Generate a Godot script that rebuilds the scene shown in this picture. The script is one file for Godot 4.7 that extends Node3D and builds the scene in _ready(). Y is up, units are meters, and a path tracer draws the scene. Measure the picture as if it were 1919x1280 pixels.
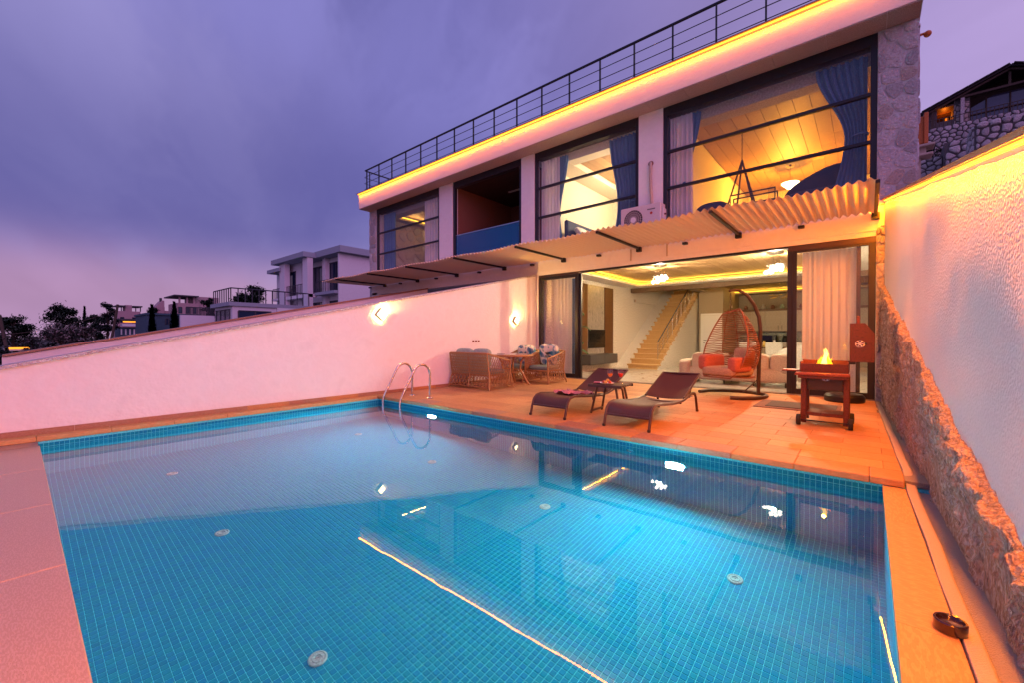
extends Node3D

# ---------------------------------------------------------------- mesh helper
class MB:
	var v := PackedVector3Array()
	var n := PackedVector3Array()
	func tri(a: Vector3, b: Vector3, c: Vector3) -> void:
		var m := (b - a).cross(c - a).normalized()
		v.append(a); v.append(c); v.append(b)
		n.append(m); n.append(m); n.append(m)
	func quad(a: Vector3, b: Vector3, c: Vector3, d: Vector3) -> void:
		tri(a, b, c); tri(a, c, d)
	func stri(a: Vector3, b: Vector3, c: Vector3, na: Vector3, nb: Vector3, nc: Vector3) -> void:
		v.append(a); v.append(c); v.append(b)
		n.append(na); n.append(nc); n.append(nb)
	func squad(a: Vector3, b: Vector3, c: Vector3, d: Vector3, na: Vector3, nb: Vector3, nc: Vector3, nd: Vector3) -> void:
		stri(a, b, c, na, nb, nc); stri(a, c, d, na, nc, nd)
	func hexa(p: Array) -> void: # 0-3 bottom ring (ccw from above), 4-7 top ring
		quad(p[3], p[2], p[1], p[0]); quad(p[4], p[5], p[6], p[7])
		for i in 4:
			var j := (i + 1) % 4
			quad(p[i], p[j], p[j + 4], p[i + 4])
	func box(c: Vector3, s: Vector3, b := Basis.IDENTITY) -> void:
		var h := s * 0.5
		var p := []
		for y in [-1, 1]:
			for q in [[-1, 1], [1, 1], [1, -1], [-1, -1]]:
				p.append(c + b * Vector3(q[0] * h.x, y * h.y, q[1] * h.z))
		hexa(p)
	func bb(x0: float, x1: float, y0: float, y1: float, z0: float, z1: float) -> void:
		box(Vector3(x0 + x1, y0 + y1, z0 + z1) * 0.5, Vector3(absf(x1 - x0), absf(y1 - y0), absf(z1 - z0)))
	func rbox(c: Vector3, s: Vector3, r: float, b := Basis.IDENTITY) -> void: # chamfered box
		var h := s * 0.5
		r = minf(r, minf(h.x, minf(h.y, h.z)) * 0.95)
		var ax := [Vector3.RIGHT, Vector3.UP, Vector3.BACK]
		var hh := [h.x, h.y, h.z]
		for k in 3:
			var u: Vector3 = ax[(k + 1) % 3]; var w: Vector3 = ax[(k + 2) % 3]; var a: Vector3 = ax[k]
			var hu: float = hh[(k + 1) % 3]; var hw: float = hh[(k + 2) % 3]; var ha: float = hh[k]
			for s1 in [-1.0, 1.0]:
				var f := [a * ha * s1 + u * (hu - r) * -1 + w * (hw - r) * -1, a * ha * s1 + u * (hu - r) + w * (hw - r) * -1, a * ha * s1 + u * (hu - r) + w * (hw - r), a * ha * s1 + u * (hu - r) * -1 + w * (hw - r)]
				if s1 < 0: f.reverse()
				quad(c + b * f[0], c + b * f[1], c + b * f[2], c + b * f[3])
				for s2 in [-1.0, 1.0]: # edge strips between a and u faces
					var e := [a * ha * s1 + u * (hu - r) * s2 - w * (hw - r), a * ha * s1 + u * (hu - r) * s2 + w * (hw - r), a * (ha - r) * s1 + u * hu * s2 + w * (hw - r), a * (ha - r) * s1 + u * hu * s2 - w * (hw - r)]
					var out: Vector3 = a * s1 + u * s2
					if (e[1] - e[0]).cross(e[2] - e[0]).dot(out) < 0: e.reverse()
					quad(c + b * e[0], c + b * e[1], c + b * e[2], c + b * e[3])
		for sx in [-1.0, 1.0]:
			for sy in [-1.0, 1.0]:
				for sz in [-1.0, 1.0]:
					var p := [Vector3(h.x * sx, (h.y - r) * sy, (h.z - r) * sz), Vector3((h.x - r) * sx, h.y * sy, (h.z - r) * sz), Vector3((h.x - r) * sx, (h.y - r) * sy, h.z * sz)]
					if (p[1] - p[0]).cross(p[2] - p[0]).dot(Vector3(sx, sy, sz)) < 0: p.reverse()
					tri(c + b * p[0], c + b * p[1], c + b * p[2])
	func tube(pts: Array, r, sides := 8, closed := false) -> void:
		var m := pts.size()
		if m < 2: return
		var rings := []
		var last := Vector3.ZERO
		for i in m:
			var t: Vector3
			if closed: t = pts[(i + 1) % m] - pts[(i - 1 + m) % m]
			elif i == 0: t = pts[1] - pts[0]
			elif i == m - 1: t = pts[m - 1] - pts[m - 2]
			else: t = (pts[i + 1] - pts[i]).normalized() + (pts[i] - pts[i - 1]).normalized()
			t = t.normalized()
			var u: Vector3
			if last == Vector3.ZERO:
				u = t.cross(Vector3.UP if absf(t.y) < 0.9 else Vector3.RIGHT).normalized()
			else:
				u = (last - t * last.dot(t)).normalized()
			last = u
			var w := t.cross(u)
			var rr: float = r[i] if r is Array else r
			var ring := []
			for k in sides:
				var an := TAU * k / sides
				var d: Vector3 = u * cos(an) + w * sin(an)
				ring.append([pts[i] + d * rr, d])
			rings.append(ring)
		for i in (m if closed else m - 1):
			var a: Array = rings[i]; var b: Array = rings[(i + 1) % m]
			for k in sides:
				var l := (k + 1) % sides
				squad(a[k][0], a[l][0], b[l][0], b[k][0], a[k][1], a[l][1], b[l][1], b[k][1])
		if not closed:
			for k in range(1, sides - 1):
				tri(rings[0][0][0], rings[0][k + 1][0], rings[0][k][0])
				tri(rings[m - 1][0][0], rings[m - 1][k][0], rings[m - 1][k + 1][0])
	func lathe(prof: Array, segs := 16, o := Vector3.ZERO, b := Basis.IDENTITY) -> void: # prof: Vector2(r, y) bottom to top on the outside
		for i in prof.size() - 1:
			var p: Vector2 = prof[i]; var q: Vector2 = prof[i + 1]
			var nn := Vector2(q.y - p.y, p.x - q.x).normalized()
			for k in segs:
				var a := TAU * k / segs; var c := TAU * (k + 1) / segs
				var da := Vector3(cos(a), 0, -sin(a)); var dc := Vector3(cos(c), 0, -sin(c))
				var na := b * (da * nn.x + Vector3.UP * nn.y); var nc := b * (dc * nn.x + Vector3.UP * nn.y)
				squad(o + b * (da * p.x + Vector3.UP * p.y), o + b * (dc * p.x + Vector3.UP * p.y), o + b * (dc * q.x + Vector3.UP * q.y), o + b * (da * q.x + Vector3.UP * q.y), na, nc, nc, na)
	func disc(o: Vector3, r: float, b := Basis.IDENTITY, segs := 20) -> void: # faces b.y
		for k in segs:
			var a := TAU * k / segs; var c := TAU * (k + 1) / segs
			tri(o, o + b * Vector3(cos(a) * r, 0, -sin(a) * r), o + b * Vector3(cos(c) * r, 0, -sin(c) * r))
	func prism(poly: PackedVector2Array, d: float, t := Transform3D.IDENTITY) -> void: # polygon in xy (ccw), extruded from z = 0 to z = d
		if Geometry2D.is_polygon_clockwise(poly): poly.reverse()
		var ix := Geometry2D.triangulate_polygon(poly)
		for i in range(0, ix.size(), 3):
			var q := [poly[ix[i]], poly[ix[i + 1]], poly[ix[i + 2]]]
			if (q[1] - q[0]).cross(q[2] - q[0]) < 0: q.reverse()
			var g := q.map(func(e): return Vector3(e.x, e.y, 0))
			var up := Vector3(0, 0, d)
			tri(t * (g[0] + up), t * (g[1] + up), t * (g[2] + up))
			tri(t * g[0], t * g[2], t * g[1])
		for i in poly.size():
			var p := poly[i]; var q := poly[(i + 1) % poly.size()]
			quad(t * Vector3(p.x, p.y, 0), t * Vector3(q.x, q.y, 0), t * Vector3(q.x, q.y, d), t * Vector3(p.x, p.y, d))
	func grid(nu: int, nv: int, f: Callable, flip := false) -> void: # smooth sheet f(u, v)
		var p := []
		for i in nu + 1:
			var row := []
			for j in nv + 1: row.append(f.call(float(i) / nu, float(j) / nv))
			p.append(row)
		var nm := []
		for i in nu + 1:
			var row := []
			for j in nv + 1:
				var du: Vector3 = p[mini(i + 1, nu)][j] - p[maxi(i - 1, 0)][j]
				var dv: Vector3 = p[i][mini(j + 1, nv)] - p[i][maxi(j - 1, 0)]
				var m := du.cross(dv).normalized()
				row.append(-m if flip else m)
			nm.append(row)
		for i in nu:
			for j in nv:
				if flip: squad(p[i][j], p[i][j + 1], p[i + 1][j + 1], p[i + 1][j], nm[i][j], nm[i][j + 1], nm[i + 1][j + 1], nm[i + 1][j])
				else: squad(p[i][j], p[i + 1][j], p[i + 1][j + 1], p[i][j + 1], nm[i][j], nm[i + 1][j], nm[i + 1][j + 1], nm[i][j + 1])
	func ball(c: Vector3, r: Vector3, b := Basis.IDENTITY, su := 14, sv := 8, pw := 1.0) -> void: # (super)ellipsoid
		grid(su, sv, func(u, w):
			var a: float = -u * TAU; var e: float = (w - 0.5) * PI
			var k := func(x): return signf(x) * pow(absf(x), pw)
			return c + b * Vector3(k.call(cos(e)) * k.call(cos(a)) * r.x, k.call(sin(e)) * r.y, k.call(cos(e)) * k.call(sin(a)) * r.z))
	func mesh() -> ArrayMesh:
		var a := []; a.resize(Mesh.ARRAY_MAX)
		a[Mesh.ARRAY_VERTEX] = v; a[Mesh.ARRAY_NORMAL] = n
		var m := ArrayMesh.new()
		m.add_surface_from_arrays(Mesh.PRIMITIVE_TRIANGLES, a)
		return m

var used := {}
var rng := RandomNumberGenerator.new()
var M := {}

func numbered(s: String) -> String:
	var k: int = used.get(s, 0)
	used[s] = k + 1
	return s if k == 0 else "%s_%03d" % [s, k]

func tag(o: Node, label: String, cat: String, group := "") -> Node:
	o.set_meta("label", label); o.set_meta("category", cat)
	if group: o.set_meta("group", group)
	return o

func thing(called: String, label: String, cat: String, at := Vector3.ZERO, turn := 0.0, group := "") -> Node3D:
	var o := Node3D.new()
	o.name = numbered(called); add_child(o); o.position = at; o.rotation.y = turn
	tag(o, label, cat, group)
	return o

func struct(called: String, at := Vector3.ZERO) -> Node3D:
	var o := Node3D.new()
	o.name = numbered(called); add_child(o); o.position = at; o.set_meta("kind", "structure")
	return o

func sub(called: String, parent: Node) -> Node3D:
	var o := Node3D.new(); o.name = called; parent.add_child(o, true); return o

func inst(m: Mesh, called: String, mat: Material, parent: Node = self, at := Transform3D.IDENTITY) -> MeshInstance3D:
	var o := MeshInstance3D.new()
	o.mesh = m; o.material_override = mat; o.transform = at
	o.name = numbered(called) if parent == self else called
	parent.add_child(o, true)
	return o

func add(b: MB, called: String, mat: Material, parent: Node = self) -> MeshInstance3D:
	return inst(b.mesh(), called, mat, parent)

func one(called: String, mat: Material, parent: Node, x0: float, x1: float, y0: float, y1: float, z0: float, z1: float, bev := 0.0) -> MeshInstance3D:
	var b := MB.new()
	if bev > 0.0: b.rbox(Vector3(x0 + x1, y0 + y1, z0 + z1) * 0.5, Vector3(absf(x1 - x0), absf(y1 - y0), absf(z1 - z0)), bev)
	else: b.bb(x0, x1, y0, y1, z0, z1)
	return add(b, called, mat, parent)

func copy(o: Node3D, label := "") -> Node3D:
	var c: Node3D = o.duplicate()
	c.name = numbered(String(o.name).rstrip("0123456789").trim_suffix("_")); add_child(c)
	if label: c.set_meta("label", label)
	return c

# ---------------------------------------------------------------- materials
func lin(r: float, g: float, b: float) -> Color:
	return Color(r, g, b).linear_to_srgb()

func noise_tex(seed_: int, freq: float, cols: Array, offs: Array, type := FastNoiseLite.TYPE_SIMPLEX_SMOOTH, oct := 4, size := 512, fractal := FastNoiseLite.FRACTAL_FBM) -> NoiseTexture2D:
	var f := FastNoiseLite.new()
	f.seed = seed_; f.frequency = freq; f.noise_type = type; f.fractal_type = fractal; f.fractal_octaves = oct
	if type == FastNoiseLite.TYPE_CELLULAR: f.cellular_return_type = FastNoiseLite.RETURN_DISTANCE
	var t := NoiseTexture2D.new()
	t.width = size; t.height = size; t.seamless = true; t.noise = f
	var g := Gradient.new()
	g.offsets = PackedFloat32Array(offs); g.colors = PackedColorArray(cols)
	t.color_ramp = g
	return t

func mat(col: Color, rough := 0.8, o := {}) -> StandardMaterial3D:
	var m := StandardMaterial3D.new()
	m.albedo_color = col; m.roughness = rough
	m.metallic = o.get("metal", 0.0)
	m.metallic_specular = o.get("spec", 0.5)
	if o.has("tex") or o.has("bump"):
		m.uv1_triplanar = true; m.uv1_world_triplanar = o.get("world", true)
		var s = o.get("scale", 1.0)
		m.uv1_scale = s if s is Vector3 else Vector3.ONE * s
	if o.has("tex"): m.albedo_texture = o.tex
	if o.has("bump"):
		m.heightmap_enabled = true; m.heightmap_texture = o.bump; m.heightmap_scale = o.get("depth", 0.4)
	if o.has("rtex"): m.roughness_texture = o.rtex
	if o.has("emit"):
		m.emission_enabled = true; m.emission = o.emit; m.emission_energy_multiplier = o.get("power", 1.0)
	if o.has("back"): m.backlight_enabled = true; m.backlight = o.back
	if o.has("coat"): m.clearcoat_enabled = true; m.clearcoat = o.coat; m.clearcoat_roughness = 0.2
	if o.get("vc", false): m.vertex_color_use_as_albedo = true
	m.cull_mode = BaseMaterial3D.CULL_DISABLED if o.has("back") else BaseMaterial3D.CULL_BACK
	return m

func glass(col: Color, alpha := 0.05) -> StandardMaterial3D:
	var m := StandardMaterial3D.new()
	m.albedo_color = Color(col, alpha); m.transparency = BaseMaterial3D.TRANSPARENCY_ALPHA
	m.roughness = 0.02
	return m

func G(v: float) -> Color: return Color(v, v, v)

func make_materials() -> void:
	var fine := noise_tex(3, 0.06, [G(0.82), G(1.0)], [0.2, 0.8], FastNoiseLite.TYPE_SIMPLEX_SMOOTH, 5)
	var stucco := noise_tex(5, 0.09, [G(0), G(1)], [0.1, 0.9], FastNoiseLite.TYPE_SIMPLEX_SMOOTH, 5)
	var streak := noise_tex(8, 0.012, [G(0.965), G(1.0), G(0.985), G(1.0)], [0.0, 0.4, 0.6, 1.0], FastNoiseLite.TYPE_SIMPLEX_SMOOTH, 5)
	var trav := noise_tex(11, 0.02, [Color(0.7, 0.63, 0.56), Color(0.9, 0.84, 0.78), Color(0.87, 0.8, 0.72), Color(0.95, 0.9, 0.85), Color(0.88, 0.81, 0.73)], [0.0, 0.14, 0.45, 0.65, 1.0], FastNoiseLite.TYPE_SIMPLEX_SMOOTH, 5)
	var pits := noise_tex(12, 0.05, [G(0), G(0.95), G(1)], [0.12, 0.2, 0.8], FastNoiseLite.TYPE_SIMPLEX_SMOOTH, 4)
	var rockc := noise_tex(21, 0.014, [Color(0.42, 0.38, 0.36), Color(0.74, 0.7, 0.68), Color(0.62, 0.52, 0.44), Color(0.84, 0.81, 0.79), Color(0.6, 0.59, 0.6)], [0.1, 0.34, 0.5, 0.66, 0.9], FastNoiseLite.TYPE_SIMPLEX_SMOOTH, 6)
	var rockb := noise_tex(22, 0.03, [G(0), G(1)], [0.1, 0.9], FastNoiseLite.TYPE_SIMPLEX_SMOOTH, 6)
	var stonec := noise_tex(23, 0.02, [Color(0.74, 0.71, 0.7), G(0.93), Color(0.86, 0.82, 0.79), G(1.0), Color(0.8, 0.79, 0.8)], [0.05, 0.34, 0.5, 0.68, 0.95], FastNoiseLite.TYPE_SIMPLEX_SMOOTH, 6)
	var wood := noise_tex(31, 0.03, [Color(0.55, 0.5, 0.45), Color(0.9, 0.86, 0.82), Color(0.7, 0.65, 0.6), G(1.0)], [0.15, 0.4, 0.6, 0.9], FastNoiseLite.TYPE_SIMPLEX_SMOOTH, 5)
	var marble := noise_tex(41, 0.012, [Color(0.7, 0.7, 0.71), Color(0.93, 0.92, 0.91), Color(0.84, 0.83, 0.82), Color(0.97, 0.96, 0.95)], [0.05, 0.35, 0.5, 0.9], FastNoiseLite.TYPE_SIMPLEX_SMOOTH, 6)
	var weave := noise_tex(51, 0.35, [G(0.7), G(1.0)], [0.25, 0.75], FastNoiseLite.TYPE_VALUE, 2, 256)
	var floral := noise_tex(61, 0.016, [Color(0.1, 0.36, 0.52), Color(0.16, 0.5, 0.6), Color(0.85, 0.88, 0.8), Color(0.92, 0.92, 0.84), Color(0.55, 0.72, 0.6), Color(0.14, 0.4, 0.6)], [0.2, 0.38, 0.42, 0.68, 0.72, 0.85], FastNoiseLite.TYPE_SIMPLEX_SMOOTH, 2)
	var ripple := noise_tex(71, 0.012, [G(0), G(1)], [0.1, 0.9], FastNoiseLite.TYPE_SIMPLEX_SMOOTH, 2)
	var leafc := noise_tex(81, 0.1, [G(0.6), G(1)], [0.2, 0.8], FastNoiseLite.TYPE_SIMPLEX_SMOOTH, 3, 256)
	M.plaster = mat(lin(0.78, 0.77, 0.76), 0.9, {"tex": streak, "bump": stucco, "scale": 0.35, "depth": 0.25})
	M.stucco = mat(lin(0.76, 0.75, 0.75), 0.92, {"tex": streak, "bump": stucco, "scale": 0.9, "depth": 0.35})
	M.fascia = mat(lin(0.74, 0.72, 0.72), 0.9, {"tex": streak, "bump": stucco, "scale": 1.2, "depth": 0.4})
	M.indoor = mat(lin(0.8, 0.78, 0.74), 0.85, {"tex": fine, "scale": 0.6})
	M.soffit = mat(lin(0.5, 0.4, 0.33), 0.8, {"tex": fine, "scale": Vector3(2.0, 1.0, 0.7)})
	M.trav = mat(lin(0.62, 0.38, 0.17), 0.6, {"tex": trav, "bump": pits, "scale": Vector3(1.1, 5.0, 5.0), "depth": 0.12})
	M.trav2 = mat(lin(0.55, 0.33, 0.15), 0.6, {"tex": trav, "bump": pits, "scale": Vector3(0.9, 4.2, 4.2), "depth": 0.12})
	M.trav3 = mat(lin(0.67, 0.43, 0.2), 0.6, {"tex": trav, "bump": pits, "scale": Vector3(1.4, 6.0, 6.0), "depth": 0.12})
	M.travz = mat(lin(0.66, 0.42, 0.18), 0.6, {"tex": trav, "bump": pits, "scale": Vector3(5.0, 5.0, 1.1), "depth": 0.15})
	M.travpale = mat(lin(0.72, 0.6, 0.52), 0.45, {"tex": trav, "bump": pits, "scale": Vector3(2.6, 8.0, 11.0), "depth": 0.12})
	M.travred = mat(lin(0.42, 0.26, 0.19), 0.5, {"tex": trav, "bump": pits, "scale": Vector3(2.0, 6.0, 2.0), "depth": 0.15})
	M.grout = mat(lin(0.3, 0.26, 0.22), 0.95, {"tex": fine, "scale": 4.0})
	M.cement = mat(lin(0.3, 0.29, 0.29), 0.95, {"tex": streak, "bump": stucco, "scale": 2.5, "depth": 0.5})
	M.mortar = mat(lin(0.5, 0.42, 0.34), 0.9, {"tex": streak, "bump": stucco, "scale": 3.0, "depth": 0.3})
	M.rock = mat(lin(0.95, 0.92, 0.9), 0.95, {"tex": rockc, "bump": rockb, "scale": Vector3(2.0, 1.1, 2.4), "depth": 6.0})
	M.stone_a = mat(lin(0.48, 0.48, 0.5), 0.93, {"tex": stonec, "bump": rockb, "scale": 1.6, "depth": 1.5})
	M.stone_b = mat(lin(0.62, 0.61, 0.63), 0.93, {"tex": stonec, "bump": rockb, "scale": 1.3, "depth": 1.5})
	M.stone_c = mat(lin(0.55, 0.49, 0.45), 0.93, {"tex": stonec, "bump": rockb, "scale": 1.9, "depth": 1.5})
	M.stone_mortar = mat(lin(0.6, 0.58, 0.57), 0.95, {"tex": streak, "bump": stucco, "scale": 2.0, "depth": 0.8})
	M.dark_mortar = mat(lin(0.12, 0.11, 0.11), 0.95, {"tex": streak, "bump": stucco, "scale": 2.0, "depth": 0.8})
	M.frame = mat(lin(0.018, 0.019, 0.024), 0.4, {"metal": 0.2})
	M.iron = mat(lin(0.015, 0.018, 0.025), 0.45, {"metal": 0.3})
	M.steel = mat(lin(0.62, 0.6, 0.58), 0.22, {"metal": 1.0})
	M.glass = glass(Color(0.9, 0.95, 1.0), 0.03)
	M.blueglass = glass(Color(0.05, 0.45, 0.68), 0.45)
	M.water = StandardMaterial3D.new()
	M.water.albedo_color = Color(1, 1, 1, 0.0); M.water.refraction_enabled = true; M.water.refraction_scale = 0.0333
	M.water.roughness = 0.0; M.water.transparency = BaseMaterial3D.TRANSPARENCY_ALPHA
	M.water.uv1_triplanar = true; M.water.uv1_world_triplanar = true; M.water.uv1_scale = Vector3.ONE * 0.45
	M.water.heightmap_enabled = true; M.water.heightmap_texture = ripple; M.water.heightmap_scale = 0.014
	M.pooltile = mat(Color.WHITE, 0.6, {"vc": true, "spec": 0.2})
	M.poolgrout = mat(lin(0.1, 0.8, 0.9), 0.8, {"tex": fine, "scale": 2.0})
	M.white = mat(lin(0.75, 0.75, 0.74), 0.5)
	M.whiteplastic = mat(lin(0.72, 0.71, 0.7), 0.35, {"tex": fine, "scale": 3.0})
	M.awning = mat(lin(0.8, 0.7, 0.58), 0.55, {"back": lin(0.35, 0.27, 0.2)})
	M.wicker = mat(lin(0.56, 0.34, 0.15), 0.55, {"tex": wood, "scale": 9.0})
	M.cane = mat(lin(0.55, 0.44, 0.22), 0.6, {"tex": wood, "scale": 12.0})
	M.cushion = mat(lin(0.22, 0.34, 0.32), 0.9, {"tex": weave, "scale": 3.0})
	M.floral = mat(Color(1, 1, 1), 0.9, {"tex": floral, "scale": 0.42})
	M.sage = mat(lin(0.42, 0.56, 0.47), 0.9, {"tex": weave, "scale": 3.0})
	M.sling = mat(lin(0.075, 0.028, 0.03), 0.6, {"tex": weave, "scale": 6.0, "bump": weave, "depth": 0.1})
	M.slingframe = mat(lin(0.055, 0.022, 0.022), 0.38)
	M.brown = mat(lin(0.05, 0.028, 0.025), 0.42)
	M.rattan = mat(lin(0.42, 0.15, 0.07), 0.5, {"tex": wood, "scale": 8.0})
	M.coral = mat(lin(0.55, 0.16, 0.12), 0.85, {"tex": weave, "scale": 2.5})
	M.sand = mat(lin(0.6, 0.42, 0.28), 0.85, {"tex": weave, "scale": 2.5})
	M.rust = mat(lin(0.16, 0.03, 0.018), 0.5, {"tex": wood, "scale": 2.0})
	M.rustlight = mat(lin(0.32, 0.07, 0.035), 0.45, {"tex": wood, "scale": Vector3(1.0, 6.0, 6.0)})
	M.black = mat(lin(0.012, 0.012, 0.014), 0.45)
	M.rubber = mat(lin(0.02, 0.02, 0.02), 0.8)
	M.grey = mat(lin(0.12, 0.11, 0.11), 0.8, {"tex": weave, "scale": 3.0})
	M.matred = mat(lin(0.3, 0.16, 0.12), 0.8, {"tex": weave, "scale": 3.0})
	M.plank = mat(lin(0.5, 0.33, 0.17), 0.6, {"tex": wood, "scale": Vector3(7.0, 7.0, 0.7)})
	M.plank2 = mat(lin(0.42, 0.27, 0.14), 0.6, {"tex": wood, "scale": Vector3(6.0, 6.0, 0.6)})
	M.plank3 = mat(lin(0.55, 0.38, 0.2), 0.6, {"tex": wood, "scale": Vector3(8.0, 8.0, 0.8)})
	M.beam = mat(lin(0.23, 0.15, 0.08), 0.6, {"tex": wood, "scale": Vector3(0.7, 7.0, 7.0)})
	M.walnut = mat(lin(0.2, 0.1, 0.04), 0.5, {"tex": wood, "scale": Vector3(12.0, 0.6, 12.0)})
	M.marble = mat(lin(0.38, 0.37, 0.36), 0.25, {"tex": marble, "scale": Vector3(1.2, 0.5, 1.2)})
	M.marblefloor = mat(lin(0.72, 0.7, 0.67), 0.15, {"tex": marble, "scale": 0.5})
	M.step = mat(lin(0.64, 0.48, 0.24), 0.4, {"tex": trav, "scale": Vector3(1.5, 5.0, 5.0)})
	M.sofa = mat(lin(0.66, 0.57, 0.49), 0.9, {"tex": weave, "scale": 3.0})
	M.cream = mat(lin(0.72, 0.65, 0.52), 0.7, {"tex": fine, "scale": 0.7})
	M.taupe = mat(lin(0.42, 0.35, 0.26), 0.8, {"tex": fine, "scale": 0.7})
	M.cabinet = mat(lin(0.66, 0.6, 0.5), 0.4, {"tex": wood, "scale": Vector3(8.0, 0.6, 8.0)})
	M.backsplash = mat(lin(0.4, 0.34, 0.22), 0.3, {"tex": floral, "scale": 3.0})
	M.anthracite = mat(lin(0.055, 0.057, 0.065), 0.35)
	M.screen = mat(lin(0.006, 0.006, 0.008), 0.08)
	M.drape = mat(lin(0.12, 0.27, 0.5), 0.85, {"tex": weave, "scale": 2.0, "back": lin(0.08, 0.16, 0.3)})
	M.sheer = mat(lin(0.9, 0.88, 0.9), 0.9, {"tex": fine, "scale": 2.0, "back": lin(0.7, 0.68, 0.66)})
	M.navy = mat(lin(0.025, 0.045, 0.11), 0.9, {"tex": weave, "scale": 3.0})
	M.linen = mat(lin(0.68, 0.66, 0.63), 0.9, {"tex": weave, "scale": 3.0})
	M.redbrown = mat(lin(0.28, 0.12, 0.08), 0.85, {"tex": fine, "scale": 1.0})
	M.darkwood = mat(lin(0.07, 0.035, 0.02), 0.7, {"tex": wood, "scale": 1.5})
	M.pink = mat(lin(0.62, 0.25, 0.32), 0.9, {"tex": weave, "scale": 4.0})
	M.skinlight = mat(lin(0.6, 0.42, 0.28), 0.6)
	M.fruit_red = mat(lin(0.45, 0.05, 0.02), 0.35)
	M.fruit_dark = mat(lin(0.12, 0.02, 0.03), 0.35)
	M.fruit_gold = mat(lin(0.55, 0.35, 0.08), 0.4)
	M.amber_drink = glass(Color(0.9, 0.5, 0.08), 0.75)
	M.red_drink = glass(Color(0.85, 0.16, 0.03), 0.8)
	M.ashglass = mat(lin(0.02, 0.003, 0.002), 0.1, {"coat": 1.0})
	M.leaf = mat(Color.WHITE, 0.85, {"vc": true, "back": lin(0.05, 0.08, 0.04)})
	M.bark = mat(lin(0.06, 0.045, 0.035), 0.95, {"tex": wood, "scale": 2.0})
	M.earth = mat(lin(0.07, 0.065, 0.05), 0.95, {"tex": rockc, "scale": 0.05})
	M.house_white = mat(lin(0.68, 0.7, 0.72), 0.85, {"tex": streak, "scale": 0.3})
	M.house_blue = mat(lin(0.3, 0.36, 0.42), 0.8, {"tex": streak, "scale": 0.3})
	M.house_teal = mat(lin(0.04, 0.09, 0.13), 0.8, {"tex": streak, "scale": 0.3})
	M.house_pink = mat(lin(0.4, 0.28, 0.3), 0.85, {"tex": streak, "scale": 0.2})
	M.house_dark = mat(lin(0.03, 0.032, 0.045), 0.6)
	M.pane_dark = mat(lin(0.012, 0.025, 0.06), 0.06)
	M.hillglass = mat(lin(0.05, 0.05, 0.09), 0.04, {"spec": 0.9})
	M.slate = mat(lin(0.05, 0.055, 0.07), 0.7, {"tex": rockc, "scale": 0.8})
	M.pole = mat(lin(0.12, 0.1, 0.085), 0.9, {"tex": wood, "scale": 1.0})
	M.orange = mat(lin(0.62, 0.16, 0.03), 0.6, {"tex": fine, "scale": 1.0})  # on the roof box this colour paints in orange lamplight
	M.led = mat(Color.BLACK, 0.5, {"emit": Color(1.0, 0.6, 0.16), "power": 4.0})
	M.cove = mat(Color.BLACK, 0.5, {"emit": Color(1.0, 0.74, 0.2), "power": 3.0})
	M.bulb = mat(Color.BLACK, 0.5, {"emit": Color(1.0, 0.96, 0.88), "power": 8.0})
	M.warmbulb = mat(Color.BLACK, 0.5, {"emit": Color(1.0, 0.88, 0.6), "power": 12.0})
	M.poolbulb = mat(Color.BLACK, 0.5, {"emit": Color(0.85, 0.96, 1.0), "power": 14.0})
	M.flame = mat(Color.BLACK, 0.5, {"emit": Color(1.0, 0.62, 0.1), "power": 3.0})
	M.flamecore = mat(Color.BLACK, 0.5, {"emit": Color(1.0, 0.85, 0.35), "power": 4.5})
	M.ember = mat(lin(0.05, 0.01, 0.005), 0.8, {"emit": Color(1.0, 0.35, 0.05), "power": 0.8})
	M.farlamp = mat(Color.BLACK, 0.5, {"emit": Color(1.0, 0.6, 0.15), "power": 2.0})
	M.housewindow_lit = mat(Color.BLACK, 0.5, {"emit": Color(1.0, 0.5, 0.1), "power": 0.9})

# ---------------------------------------------------------------- lights
func area(parent: Node, at: Vector3, along: Vector3, towards: Vector3, size: Vector2, col: Color, e: float) -> void:
	var l := AreaLight3D.new()
	var x := along.normalized()
	var z := -(towards - x * towards.dot(x)).normalized()
	l.transform = Transform3D(Basis(x, z.cross(x), z), at)
	l.area_size = size; l.light_color = col; l.light_energy = e; l.shadow_enabled = true
	l.area_range = 30.0
	l.name = "led_light"
	parent.add_child(l, true)

func omni(parent: Node, at: Vector3, col: Color, e: float, size := 0.05) -> void:
	var l := OmniLight3D.new()
	l.position = at; l.light_color = col; l.light_energy = e; l.light_size = size; l.shadow_enabled = true
	l.omni_range = 30.0; l.omni_attenuation = 2.0; l.name = "lamp_light"
	parent.add_child(l, true)

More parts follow.
